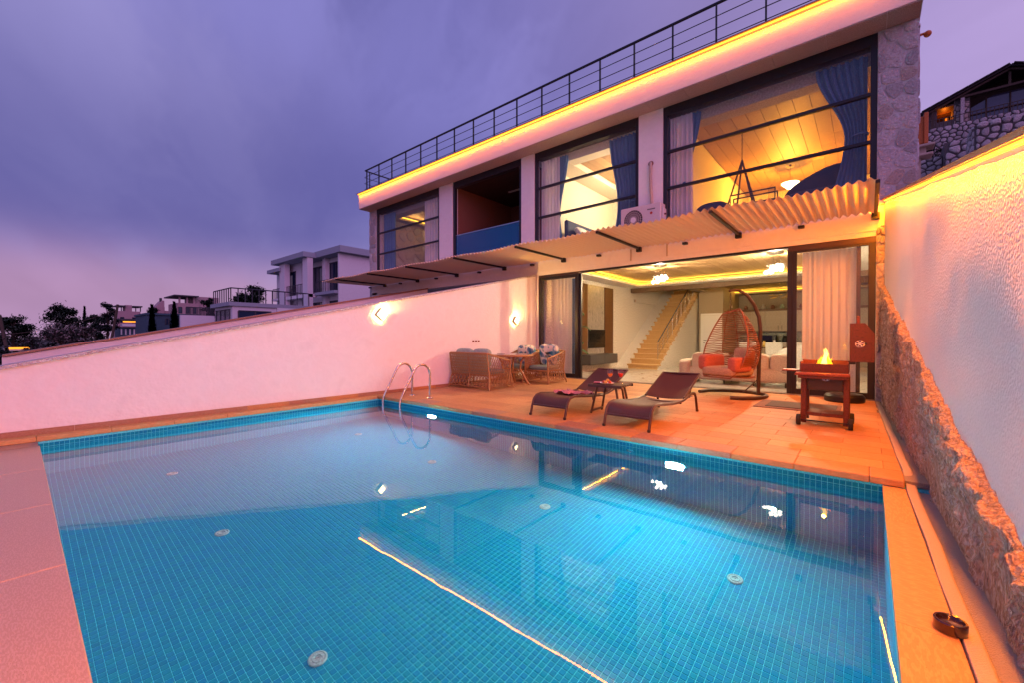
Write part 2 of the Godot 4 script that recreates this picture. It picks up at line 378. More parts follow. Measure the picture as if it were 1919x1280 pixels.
# ---------------------------------------------------------------- irregular stones
# stones laid over a rectangle w x h, standing proud by d; t maps (x, y, out) into the parent
func stones(parent: Node, w: float, h: float, cell: float, d: float, t: Transform3D, mats: Array, gap := 0.012, stretch := 1.3, jit := 0.36, merged := false) -> void:
	var nx := maxi(1, int(round(w / (cell * stretch)))); var ny := maxi(1, int(round(h / cell)))
	var cx := w / nx; var cy := h / ny
	var seeds := {}
	for i in range(-1, nx + 1):
		for j in range(-1, ny + 1):
			seeds[Vector2i(i, j)] = Vector2((i + 0.5 + rng.randf_range(-jit, jit) + (0.5 if j % 2 else 0.0) * 0.6) * cx, (j + 0.5 + rng.randf_range(-jit, jit)) * cy)
	var all := MB.new()
	for i in range(-1, nx + 1):
		for j in range(-1, ny + 1):
			var s: Vector2 = seeds[Vector2i(i, j)]
			var poly := PackedVector2Array([Vector2(maxf(0, s.x - cx * 2), maxf(0, s.y - cy * 2)), Vector2(minf(w, s.x + cx * 2), maxf(0, s.y - cy * 2)), Vector2(minf(w, s.x + cx * 2), minf(h, s.y + cy * 2)), Vector2(maxf(0, s.x - cx * 2), minf(h, s.y + cy * 2))])
			if poly[0].x >= poly[1].x or poly[0].y >= poly[2].y: continue
			for a in range(-2, 3):
				for b in range(-2, 3):
					var k := Vector2i(i + a, j + b)
					if (a == 0 and b == 0) or not seeds.has(k): continue
					var q: Vector2 = seeds[k]
					var m := (s + q) * 0.5; var dir := (q - s).normalized()
					m -= dir * gap * 0.5
					var out := PackedVector2Array()
					for e in poly.size():
						var p0 := poly[e]; var p1 := poly[(e + 1) % poly.size()]
						var d0 := (p0 - m).dot(dir); var d1 := (p1 - m).dot(dir)
						if d0 <= 0: out.append(p0)
						if (d0 < 0 and d1 > 0) or (d0 > 0 and d1 < 0): out.append(p0.lerp(p1, d0 / (d0 - d1)))
					poly = out
					if poly.size() < 3: break
				if poly.size() < 3: break
			if poly.size() < 3: continue
			var ar := 0.0
			var cen := Vector2.ZERO
			for e in poly.size():
				ar += poly[e].cross(poly[(e + 1) % poly.size()]) * 0.5
				cen += poly[e] / poly.size()
			if absf(ar) < cx * cy * 0.12: continue
			for it in 1:
				var sm := PackedVector2Array()
				for e in poly.size():
					var p0 := poly[e]; var p1 := poly[(e + 1) % poly.size()]
					sm.append(p0.lerp(p1, 0.25)); sm.append(p0.lerp(p1, 0.75))
				poly = sm
			if poly.size() > 0 and ar < 0: poly.reverse()
			var dd := d * rng.randf_range(0.6, 1.3)
			var b2 := all if merged else MB.new()
			var r1 := []; var r2 := []; var r3 := []
			var tilt := Vector2(rng.randf_range(-0.3, 0.3), rng.randf_range(-0.3, 0.3)) * dd / cell
			for e in poly:
				var p2 := cen + (e - cen) * 0.9; var p3 := cen + (e - cen) * 0.55
				r1.append(t * Vector3(e.x, e.y, -0.01)); r2.append(t * Vector3(p2.x, p2.y, dd * 0.75 + tilt.dot(p2 - cen))); r3.append(t * Vector3(p3.x, p3.y, dd * rng.randf_range(0.92, 1.1) + tilt.dot(p3 - cen)))
			var top := t * Vector3(cen.x, cen.y, dd * 1.03)
			for e in r1.size():
				var f := (e + 1) % r1.size()
				b2.quad(r1[e], r1[f], r2[f], r2[e]); b2.quad(r2[e], r2[f], r3[f], r3[e]); b2.tri(top, r3[e], r3[f])
			if not merged: add(b2, "stone", mats[rng.randi() % mats.size()], parent)
	if merged:
		var o := add(all, "stones", mats[0], parent)
		o.set_meta("kind", "stuff")

# ---------------------------------------------------------------- sky
func sky_picture() -> ImageTexture:
	var w := 1024; var h := 512
	var im := Image.create(w, h, false, Image.FORMAT_RGBF)
	var f := FastNoiseLite.new(); f.seed = 4; f.frequency = 0.55; f.fractal_octaves = 5; f.fractal_type = FastNoiseLite.FRACTAL_FBM
	f.domain_warp_enabled = true; f.domain_warp_amplitude = 0.6; f.domain_warp_frequency = 0.6
	var f2 := FastNoiseLite.new(); f2.seed = 9; f2.frequency = 0.2; f2.fractal_octaves = 3
	var hor := Vector3(0.47, 0.28, 0.48); var mid := Vector3(0.20, 0.185, 0.50); var top := Vector3(0.275, 0.255, 0.64)
	var deep := Vector3(0.12, 0.113, 0.355); var pale := Vector3(0.37, 0.33, 0.66)
	for j in h:
		var el := (0.5 - (j + 0.5) / h) * PI
		var sy := sin(el); var ce := cos(el)
		for i in w:
			var az := (i + 0.5) / w * TAU
			var d := Vector3(sin(az) * ce, sy, -cos(az) * ce)
			var c: Vector3
			if sy < 0.0:
				c = hor.lerp(Vector3(0.1, 0.075, 0.12), clampf(-sy * 6.0, 0, 1))
			else:
				c = hor.lerp(mid, smoothstep(0.07, 0.28, sy)).lerp(top, smoothstep(0.3, 0.75, sy))
				var p := Vector2(d.x, d.z) / (sy + 0.22)
				# long soft streaks of cloud, one set of them drawn out along a slanting direction
				var q := Vector2(p.x * 0.34 + p.y * 0.2, p.y * 1.15 - p.x * 0.42)
				var a := f.get_noise_2d(q.x, q.y); var b := f2.get_noise_2d(p.x * 0.9 + 3.0, p.y * 0.9)
				var dark := smoothstep(-0.05, 0.35, a * 0.8 - b * 0.9) * smoothstep(0.08, 0.24, sy)
				var light := smoothstep(0.0, 0.45, -a * 0.7 + b * 0.8)
				c = c.lerp(deep, dark * 0.7).lerp(pale, light * 0.55)
				var fine := f.get_noise_2d(q.x * 3.1 + 9.0, q.y * 3.1)
				c *= 1.0 + 0.11 * fine
				var bank := smoothstep(0.1, 0.22, sy) * (1.0 - smoothstep(0.3, 0.55, sy)) * smoothstep(0.3, -0.7, (d.x * 0.85 - d.z * 0.3) / 0.9)
				c = c.lerp(deep, 0.95 * bank * (0.8 + 0.5 * a))
				# the afterglow side of the sky is a little paler
				var side := (d.x * 0.85 - d.z * 0.3) / 0.9
				c = c.lerp(Vector3(0.47, 0.335, 0.60) * (1.0 + 0.2 * fine), 0.75 * smoothstep(-0.5, 0.6, side)) * (1.0 + 0.12 * minf(side, 0.0))
			im.set_pixel(i, j, Color(c.x, c.y, c.z))
	return ImageTexture.create_from_image(im)

# ---------------------------------------------------------------- the place's fixed lines
func wall_x(z: float) -> float: return 0.209 + 0.035 * (9.5 + z)      # plaster face of the wall beside the camera
func joint_x(z: float) -> float: return 0.103 + 0.0245 * (9.5 + z)    # where paving meets its kerb
func right_top(z: float) -> float: return 3.42 - 0.2235 * (9.5 + z)
func left_top(z: float) -> float: return 0.808 - 0.217 * z
const WATER := -0.13
const FLOOR := -1.4

func slab(called: String, m: Material, parent: Node, x0: float, xa: float, xb: float, y0: float, y1: float, za: float, zb: float) -> void:
	# za nearer the camera than zb; outer edge runs from xa (at za) to xb (at zb)
	var b := MB.new()
	b.hexa([Vector3(x0, y0, za), Vector3(xa, y0, za), Vector3(xb, y0, zb), Vector3(x0, y0, zb), Vector3(x0, y1, za), Vector3(xa, y1, za), Vector3(xb, y1, zb), Vector3(x0, y1, zb)])
	add(b, called, m, parent)

func build_ground() -> void:
	var g := struct("ground")
	var b := MB.new()
	b.quad(Vector3(-900, -2.2, 300), Vector3(500, -2.2, 300), Vector3(500, -2.2, -900), Vector3(-900, -2.2, -900))
	add(b, "soil", M.earth, g)
	# the paved terrace between the pool and the house
	var d := struct("paving")
	one("bedding", M.grout, d, -7.2, 0.45, -0.05, -0.0085, -9.6, -4.42)
	var ms := [M.trav, M.trav2, M.trav3, M.trav]
	var tile := MB.new(); tile.rbox(Vector3.ZERO, Vector3(0.596, 0.02, 0.296), 0.003)
	var tm := tile.mesh()
	var rows := 17
	var dz := (9.47 - 4.67) / rows
	for r in rows:
		var z := -4.67 - dz * (r + 0.5)
		var x := -7.09 - (0.3 if r % 2 else 0.0)
		while x < joint_x(z) - 0.03:
			var x1 := x + 0.6
			var t := Transform3D(Basis.from_scale(Vector3(1, 1, (dz - 0.004) / 0.296)), Vector3(x + 0.3, -0.01 + rng.randf_range(-0.0008, 0.0008), z))
			var m: Material = ms[rng.randi() % 4]
			if x < -7.1: one("tile", m, d, -7.09, x1 - 0.004, -0.02, 0.0, z - dz / 2 + 0.002, z + dz / 2 - 0.002, 0.003)
			elif x1 > joint_x(z) - 0.01: slab("tile", m, d, x, joint_x(z + dz / 2) - 0.004, joint_x(z - dz / 2) - 0.004, -0.02, 0.0003, z + dz / 2 - 0.002, z - dz / 2 + 0.002)
			else: inst(tm, "tile", m, d, t)
			x = x1
	# coping stones at the pool's edge
	var x0 := -6.98
	while x0 < 0.2:
		var x1 := minf(x0 + 0.5, joint_x(-4.5))
		if x1 - x0 > 0.02: one("coping_stone", [M.trav2, M.travred, M.trav2][rng.randi() % 3], d, x0, x1 - 0.003, -0.055, 0.001 + rng.randf_range(0, 0.001), -4.665, -4.355, 0.006)
		x0 += 0.5
	# strip of stone between the pool and the wall
	var z0 := -4.34
	while z0 < 1.9:
		one("coping_stone", M.travz, d, -7.11, -6.955, -0.055, 0.0, z0, z0 + 0.597, 0.005)
		z0 += 0.6
	one("coping_stone", M.travz, d, -7.11, -6.984, -0.055, -0.001, -4.665, -4.345)
	# stones beside the wall on the other side and under the tripod
	var zs := [-4.35, -3.55, -2.3, -1.28, -0.158]
	for i in 4:
		slab("coping_stone", [M.travz, M.trav3][i % 2], d, 0.095, joint_x(zs[i + 1]) - 0.004, joint_x(zs[i]) - 0.004, -0.1, -0.055, zs[i + 1] - 0.002, zs[i])
	for i in 7:
		var a := -6.975 + 1.25 * i
		one("coping_stone", M.travpale, d, a, minf(a + 1.246, 0.4), -0.15, -0.1, -0.165, 0.6, 0.006)
		one("coping_stone", M.travpale, d, a, minf(a + 1.246, 0.4), -0.15, -0.1, 0.604, 1.9, 0.006)
	one("bedding", M.grout, d, -7.1, 0.45, -2.1, -0.152, -0.12, 2.0)
	# mortar kerb and gutter along the rock
	var k := MB.new()
	var n := 24
	var prof := [Vector2(0.0, -0.2), Vector2(0.0, 0.002), Vector2(0.006, 0.009), Vector2(0.05, 0.004), Vector2(0.062, -0.006), Vector2(0.068, -0.03), Vector2(0.07, -0.2)]
	k.grid(n, prof.size() - 1, func(u, w):
		var z: float = lerpf(-9.48, 1.9, u); var p: Vector2 = prof[roundi(w * (prof.size() - 1))]
		var drop := -0.058 * smoothstep(-4.6, -4.2, z)
		return Vector3(joint_x(z) + p.x + 0.004 * sin(z * 5.0) + 0.003 * sin(z * 13.0), p.y + drop + 0.003 * sin(z * 9.0), z))
	add(k, "kerb", M.mortar, d)
	slab("gutter", M.cement, d, 0.1, 0.75, 0.5, -0.3, -0.075, 1.9, -9.48)

func build_pool() -> void:
	var p := thing("swimming_pool", "turquoise mosaic tiled swimming pool set in the terrace", "pool")
	var b := MB.new()
	b.bb(-7.3, 0.4, FLOOR - 0.2, FLOOR, -4.7, 0.1)
	add(b, "basin_floor", M.poolgrout, p)
	one("basin_wall", M.poolgrout, p, -7.3, 0.4, FLOOR, -0.058, -4.7, -4.393)
	one("basin_wall", M.poolgrout, p, -7.3, -6.97, FLOOR, -0.058, -4.392, -0.153)
	one("basin_wall", M.poolgrout, p, 0.11, 0.4, FLOOR, -0.103, -4.392, -0.153)
	one("basin_wall", M.poolgrout, p, -7.3, 0.4, FLOOR, -0.155, -0.152, 0.1)
	# mosaic: every tile is a small bevelled block
	var t := MB.new()
	var a := 0.0182; var c := 0.0168; var h := 0.003
	var lo := [Vector3(-a, 0, a), Vector3(a, 0, a), Vector3(a, 0, -a), Vector3(-a, 0, -a)]
	var hi := [Vector3(-c, h, c), Vector3(c, h, c), Vector3(c, h, -c), Vector3(-c, h, -c)]
	t.quad(hi[0], hi[1], hi[2], hi[3])
	for i in 4: t.quad(lo[i], lo[(i + 1) % 4], hi[(i + 1) % 4], hi[i])
	var tm := t.mesh()
	var list := []
	var cam := Vector3(0, 1.1, 0); var fwd := Vector3(-0.646, 0, -0.7633); var rt := Vector3(0.7633, 0, -0.646)
	var near := []
	for i in 177:
		for j in 106:
			var at := Vector3(-6.95 + 0.04 * i, FLOOR, -4.373 + 0.04 * j)
			var e := Vector3(at.x, -1.0, at.z) - cam
			var w := e.dot(fwd)
			if w > 0.2 and absf(e.dot(rt) / w) < 1.22 and e.y / w > -0.85 and near.size() < 6000: near.append([e.length(), list.size()])
			list.append(Transform3D(Basis.IDENTITY, at))
	near.sort_custom(func(q, r): return q[0] < r[0])
	var single := {}
	for k in 300: single[near[k][1]] = true
	var bb := Basis(Vector3.RIGHT, Vector3.BACK, Vector3.DOWN)       # up faces +z
	var bl := Basis(Vector3.BACK, Vector3.RIGHT, Vector3.UP)         # up faces +x
	var br := Basis(Vector3.BACK, Vector3.LEFT, Vector3.DOWN)
	for r in 33:
		var y := FLOOR + 0.02 + 0.04 * r
		for i in 177: list.append(Transform3D(bb, Vector3(-6.95 + 0.04 * i, y, -4.393)))
		for j in 106:
			list.append(Transform3D(bl, Vector3(-6.97, y, -4.373 + 0.04 * j)))
			if r < 32: list.append(Transform3D(br, Vector3(0.11, y, -4.373 + 0.04 * j)))
	var mm := MultiMesh.new()
	mm.transform_format = MultiMesh.TRANSFORM_3D; mm.use_colors = true; mm.mesh = tm
	mm.instance_count = list.size() - 300
	var tones := []
	for k in 6:
		tones.append(Color(0.002 + 0.001 * (k % 3), 0.2 + 0.009 * k, 0.35 + 0.01 * ((k * 5) % 6)))
	var tone_m := []
	for k in 6: tone_m.append(mat(tones[k].linear_to_srgb(), 0.6, {"spec": 0.2}))
	var at := 0
	for k in list.size():
		var q := rng.randi() % 6
		if single.has(k): inst(tm, "tile", tone_m[q], p, list[k])
		else:
			mm.set_instance_transform(at, list[k]); mm.set_instance_color(at, tones[q]); at += 1
	var o := MultiMeshInstance3D.new()
	o.multimesh = mm; o.material_override = M.pooltile; o.name = "mosaic"; o.set_meta("kind", "stuff"); p.add_child(o)
	# inlets in the floor
	for x in [-6.08, -4.28, -2.49, -0.745]:
		for z in [-1.15, -3.46]:
			var s := MB.new()
			s.lathe([Vector2(0.055, 0.0), Vector2(0.055, 0.008), Vector2(0.05, 0.013), Vector2(0.044, 0.014), Vector2(0.042, 0.009), Vector2(0.034, 0.009), Vector2(0.032, 0.016), Vector2(0.022, 0.016), Vector2(0.02, 0.008), Vector2(0.009, 0.008), Vector2(0.009, 0.002), Vector2(0.0, 0.002)], 20)
			var dn := add(s, "inlet_cover", M.linen, p); dn.position = Vector3(x, FLOOR + 0.002, z)
	# return fitting on the far side
	var rf := MB.new(); rf.lathe([Vector2(0.05, 0), Vector2(0.05, 0.012), Vector2(0.035, 0.018), Vector2(0.03, 0.006), Vector2(0, 0.006)], 18, Vector3(-2.0, -0.24, -4.392), Basis(Vector3.RIGHT, Vector3.BACK, Vector3.DOWN))
	add(rf, "return_fitting", M.steel, p)
	for x in [-5.38, -1.5]:
		var l := sub("lamp", p)
		var ring := MB.new(); ring.lathe([Vector2(0.13, 0), Vector2(0.13, 0.02), Vector2(0.115, 0.032), Vector2(0.1, 0.032), Vector2(0.1, 0.02)], 24, Vector3(x, -0.43, -4.39), Basis(Vector3.RIGHT, Vector3.BACK, Vector3.DOWN))
		add(ring, "rim", M.steel, l)
		var lens := MB.new(); lens.lathe([Vector2(0.1, 0.02), Vector2(0.085, 0.036), Vector2(0.045, 0.044), Vector2(0, 0.046)], 24, Vector3(x, -0.43, -4.39), Basis(Vector3.RIGHT, Vector3.BACK, Vector3.DOWN))
		add(lens, "lamp_lens", M.poolbulb, l)
		area(l, Vector3(x, -0.43, -4.335), Vector3.RIGHT, Vector3(0, 0.03, 1), Vector2(0.17, 0.17), Color(0.5, 0.97, 1.0), 9.5)
	var wtr := struct("water")
	var wb := MB.new()
	wb.quad(Vector3(-6.972, WATER, -0.15), Vector3(0.112, WATER, -0.15), Vector3(0.112, WATER, -4.396), Vector3(-6.972, WATER, -4.396))
	add(wb, "water_surface", M.water, wtr)
	# ladder
	var ld := thing("pool_ladder", "bent steel pool ladder handrails at the corner of the pool", "ladder")
	for x in [-6.5, -5.98]:
		var xs: float = x - 0.17
		var pts := []
		pts.append(Vector3(x, 0, -4.79)); pts.append(Vector3(x, 0.42, -4.79))
		for k in 9:
			var an := PI * (0.02 + 0.105 * k)
			pts.append(Vector3(lerpf(x, xs, k / 24.0), 0.43 + 0.18 * sin(an), -4.63 - 0.16 * cos(an)))
		pts.append(Vector3(xs, 0.05, -4.31)); pts.append(Vector3(xs, -0.06, -4.275)); pts.append(Vector3(xs, -0.2, -4.28)); pts.append(Vector3(xs, -1.1, -4.29))
		var tb := MB.new(); tb.tube(pts, 0.021, 12)
		var rail := add(tb, "handrail", M.steel, ld)
		var fl := MB.new(); fl.lathe([Vector2(0.06, 0), Vector2(0.06, 0.006), Vector2(0.045, 0.018), Vector2(0.022, 0.026)], 20, Vector3(x, 0.001, -4.79))
		add(fl, "flange", M.steel, rail)
	for y in [-0.45, -0.75, -1.02]:
		one("tread", M.steel, ld, -6.66, -6.16, y, y + 0.025, -4.33, -4.25)

func build_walls() -> void:
	# white garden wall along the pool
	var w := thing("garden_wall", "white plastered sloping wall with lamps along the pool", "wall")
	var z0 := 1.9; var z1 := -9.44
	var b := MB.new()
	b.hexa([Vector3(-7.37, -2.2, z0), Vector3(-7.12, -2.2, z0), Vector3(-7.12, -2.2, z1), Vector3(-7.37, -2.2, z1), Vector3(-7.37, left_top(z0) - 0.04, z0), Vector3(-7.12, left_top(z0) - 0.04, z0), Vector3(-7.12, left_top(z1) - 0.04, z1), Vector3(-7.37, left_top(z1) - 0.04, z1)])
	add(b, "plaster", M.plaster, w)
	wall_coping(w, -7.41, -7.085, z0, z1, left_top, M.stone_b)
	var z := z1
	while z < z0:
		one("skirting", [M.travred, M.trav2, M.travred][rng.randi() % 3], w, -7.118, -7.098, 0.001, 0.062, z, z + 0.597)
		z += 0.6
	# sockets
	for k in 3: one("socket_plate", M.redbrown, w, -7.118, -7.108, 0.98, 1.03, -7.02 - k * 0.09, -6.96 - k * 0.09, 0.004)
	# parallel wall of the next garden
	var w2 := thing("garden_wall", "plain white sloping wall behind the lamp-lit pool wall", "wall")
	var c := MB.new()
	c.hexa([Vector3(-12.15, -2.2, 0.16), Vector3(-11.9, -2.2, 0.16), Vector3(-11.9, -2.2, z1), Vector3(-12.15, -2.2, z1), Vector3(-12.15, left_top(0.16) - 0.05, 0.16), Vector3(-11.9, left_top(0.16) - 0.05, 0.16), Vector3(-11.9, left_top(z1) - 0.05, z1), Vector3(-12.15, left_top(z1) - 0.05, z1)])
	add(c, "plaster", M.plaster, w2)
	wall_coping(w2, -12.19, -11.86, 0.2, z1, left_top, M.travred)
	# tall wall beside the camera: stucco above, raw rock below
	var r := thing("stucco_wall", "tall stucco wall over raw rock, lit along its top", "wall")
	var s := MB.new()
	var sh := FastNoiseLite.new(); sh.seed = 31; sh.frequency = 0.8; sh.fractal_octaves = 3
	s.grid(90, 26, func(u, q):
		var zz: float = lerpf(-9.47, 1.9, u); var y: float = lerpf(-0.3, right_top(zz), q)
		return Vector3(wall_x(zz) + 0.012 * sh.get_noise_2d(zz * 1.2, y * 1.2), y, zz))
	add(s, "stucco", M.stucco, r)
	var bk := MB.new()
	bk.hexa([Vector3(wall_x(1.9) + 0.03, -0.3, 1.9), Vector3(1.2, -0.3, 1.9), Vector3(1.2, -0.3, -9.46), Vector3(wall_x(-9.46) + 0.03, -0.3, -9.46), Vector3(wall_x(1.9) + 0.03, right_top(1.9), 1.9), Vector3(1.2, right_top(1.9), 1.9), Vector3(1.2, right_top(-9.46), -9.46), Vector3(wall_x(-9.46) + 0.03, right_top(-9.46), -9.46)])
	add(bk, "core", M.plaster, r)
	var cp := MB.new()
	var f := func(zz): return right_top(zz)
	cp.hexa([Vector3(wall_x(1.9) - 0.05, f.call(1.9) + 0.002, 1.9), Vector3(1.25, f.call(1.9) + 0.002, 1.9), Vector3(1.25, f.call(-9.46) + 0.002, -9.46), Vector3(wall_x(-9.46) - 0.05, f.call(-9.46) + 0.002, -9.46), Vector3(wall_x(1.9) - 0.05, f.call(1.9) + 0.035, 1.9), Vector3(1.25, f.call(1.9) + 0.035, 1.9), Vector3(1.25, f.call(-9.46) + 0.035, -9.46), Vector3(wall_x(-9.46) - 0.05, f.call(-9.46) + 0.035, -9.46)])
	add(cp, "coping", M.travred, r)
	# rock face under it, with a ledge where the stucco starts
	var rk := MB.new()
	var n1 := FastNoiseLite.new(); n1.seed = 5; n1.frequency = 1.5; n1.fractal_octaves = 6; n1.fractal_gain = 0.55
	var n2 := FastNoiseLite.new(); n2.seed = 6; n2.frequency = 0.9; n2.fractal_octaves = 3
	var n3 := FastNoiseLite.new(); n3.seed = 7; n3.noise_type = FastNoiseLite.TYPE_CELLULAR; n3.frequency = 2.2
	n3.cellular_return_type = FastNoiseLite.RETURN_DISTANCE2_SUB
	rk.grid(520, 64, func(u, q):
		var zz: float = lerpf(-9.49, 1.9, u)
		var top: float = maxf(0.02, -0.33 + 0.242 * -zz + 0.05 * n2.get_noise_1d(zz * 2.0) + 0.035 * n1.get_noise_1d(zz * 6.0))
		var y: float = lerpf(-0.28, top, minf(q * 1.12, 1.0))
		var depth: float = lerpf(0.06, 0.085, clampf((y + 0.1) / (top + 0.1), 0, 1)) + 0.055 * n1.get_noise_2d(zz * 1.6, y * 0.8) + 0.04 * n2.get_noise_2d(zz * 2.5, y * 1.2 + 7.0) + 0.05 * n3.get_noise_2d(zz * 1.2, y * 0.8)
		depth += 0.022 * n1.get_noise_2d(zz * 7.0, y * 5.0) + 0.012 * n1.get_noise_2d(zz * 21.0, y * 15.0)
		depth = maxf(depth, 0.025)
		if q * 1.12 > 1.0: # the ledge runs back into the wall
			var k: float = (q * 1.12 - 1.0) / 0.12
			y += 0.03 * k + 0.012 * n1.get_noise_2d(zz * 9.0, k * 3.0); depth *= 1.0 - 1.25 * k
		return Vector3(wall_x(zz) - depth, y, zz))
	add(rk, "rock_face", M.rock, r)
	# light line under the coping
	var led := thing("led_strip", "orange light line under the coping of the stucco wall", "light strip")
	var zs := [-9.42, -5.7, -2.0, 1.8]
	for i in 3:
		var pa := Vector3(wall_x(zs[i]) - 0.014, right_top(zs[i]) - 0.008, zs[i]); var pb := Vector3(wall_x(zs[i + 1]) - 0.014, right_top(zs[i + 1]) - 0.008, zs[i + 1])
		var lb := MB.new(); lb.tube([pa, pa.lerp(pb, 0.33), pa.lerp(pb, 0.66), pb], 0.011, 6)
		add(lb, "led_segment", M.led, led)
		area(led, (pa + pb) * 0.5 + Vector3(0.0, -0.016, 0), pb - pa, Vector3(-1, -1, 0), Vector2((pb - pa).length(), 0.016), Color(1.0, 0.49, 0.01), LED_WALL * (pb - pa).length())

const LED_WALL := 4.2
const LED_ROOF := 1.05

func wall_coping(parent: Node, x0: float, x1: float, z0: float, z1: float, f: Callable, m: Material) -> void:
	var z := z1
	while z < z0 - 0.05:
		var e := minf(z + 1.2, z0)
		var b := MB.new()
		b.hexa([Vector3(x0, f.call(e) - 0.038, e - 0.004), Vector3(x1, f.call(e) - 0.038, e - 0.004), Vector3(x1, f.call(z) - 0.038, z), Vector3(x0, f.call(z) - 0.038, z), Vector3(x0, f.call(e), e - 0.004), Vector3(x1, f.call(e), e - 0.004), Vector3(x1, f.call(z), z), Vector3(x0, f.call(z), z)])
		add(b, "coping_stone", m, parent)
		z = e

# ---------------------------------------------------------------- the house
const FZ := -9.5   # plane of the facade

func window_unit(parent: Node, x0: float, x1: float, y0: float, y1: float, bars: Array, header: float) -> void:
	var w := sub("window", parent)
	var z0 := FZ - 0.11; var z1 := FZ - 0.03
	one("frame", M.frame, w, x0, x0 + 0.09, y0, y1, z0, z1, 0.004)
	one("frame", M.frame, w, x1 - 0.09, x1, y0, y1, z0, z1, 0.004)
	one("frame", M.frame, w, x0 + 0.09, x1 - 0.09, y1 - header, y1, z0 - 0.12, z1 + 0.004, 0.004)
	one("frame", M.frame, w, x0 + 0.09, x1 - 0.09, y0, y0 + 0.08, z0, z1, 0.004)
	var e := [y0 + 0.08]
	for y in bars:
		one("bar", M.frame, w, x0 + 0.09, x1 - 0.09, y - 0.028, y + 0.028, z0 + 0.01, z1 + 0.006, 0.004)
		e.append(y - 0.028); e.append(y + 0.028)
	e.append(y1 - header)
	for k in range(0, e.size(), 2):
		var b := MB.new()
		b.quad(Vector3(x0 + 0.088, e[k], FZ - 0.07), Vector3(x1 - 0.088, e[k], FZ - 0.07), Vector3(x1 - 0.088, e[k + 1], FZ - 0.07), Vector3(x0 + 0.088, e[k + 1], FZ - 0.07))
		add(b, "pane", M.glass, w)

func room(parent: Node, x0: float, x1: float, y0: float, y1: float, z1: float, m: Material, fm: Material, cm: Material) -> void:
	var z0 := FZ - 0.26
	one("room_wall", m, parent, x0 - 0.12, x0, y0, y1, z1, z0)
	one("room_wall", m, parent, x1, x1 + 0.12, y0, y1, z1, z0)
	one("room_wall", m, parent, x0 - 0.12, x1 + 0.12, y0, y1, z1 - 0.15, z1 - 0.001)
	one("room_floor", fm, parent, x0, x1, y0 - 0.1, y0 + 0.001, z1, z0)
	one("room_ceiling", cm, parent, x0 - 0.1, x1 + 0.1, y1 + 0.001, y1 + 0.1, z1 - 0.1, z0)

func planks(parent: Node, x0: float, x1: float, y: float, z0: float, z1: float, wdt: float) -> void:
	var n := int(round((x1 - x0) / wdt)); var d := (x1 - x0) / n
	for k in n:
		var cut := lerpf(z0, z1, rng.randf_range(0.3, 0.7))
		for q in [[z0, cut - 0.004], [cut, z1]]:
			one("ceiling_plank", [M.plank, M.plank2, M.plank3][rng.randi() % 3], parent, x0 + d * k + 0.004, x0 + d * (k + 1) - 0.004, y, y + 0.02 + rng.randf_range(0, 0.003), q[0], q[1])

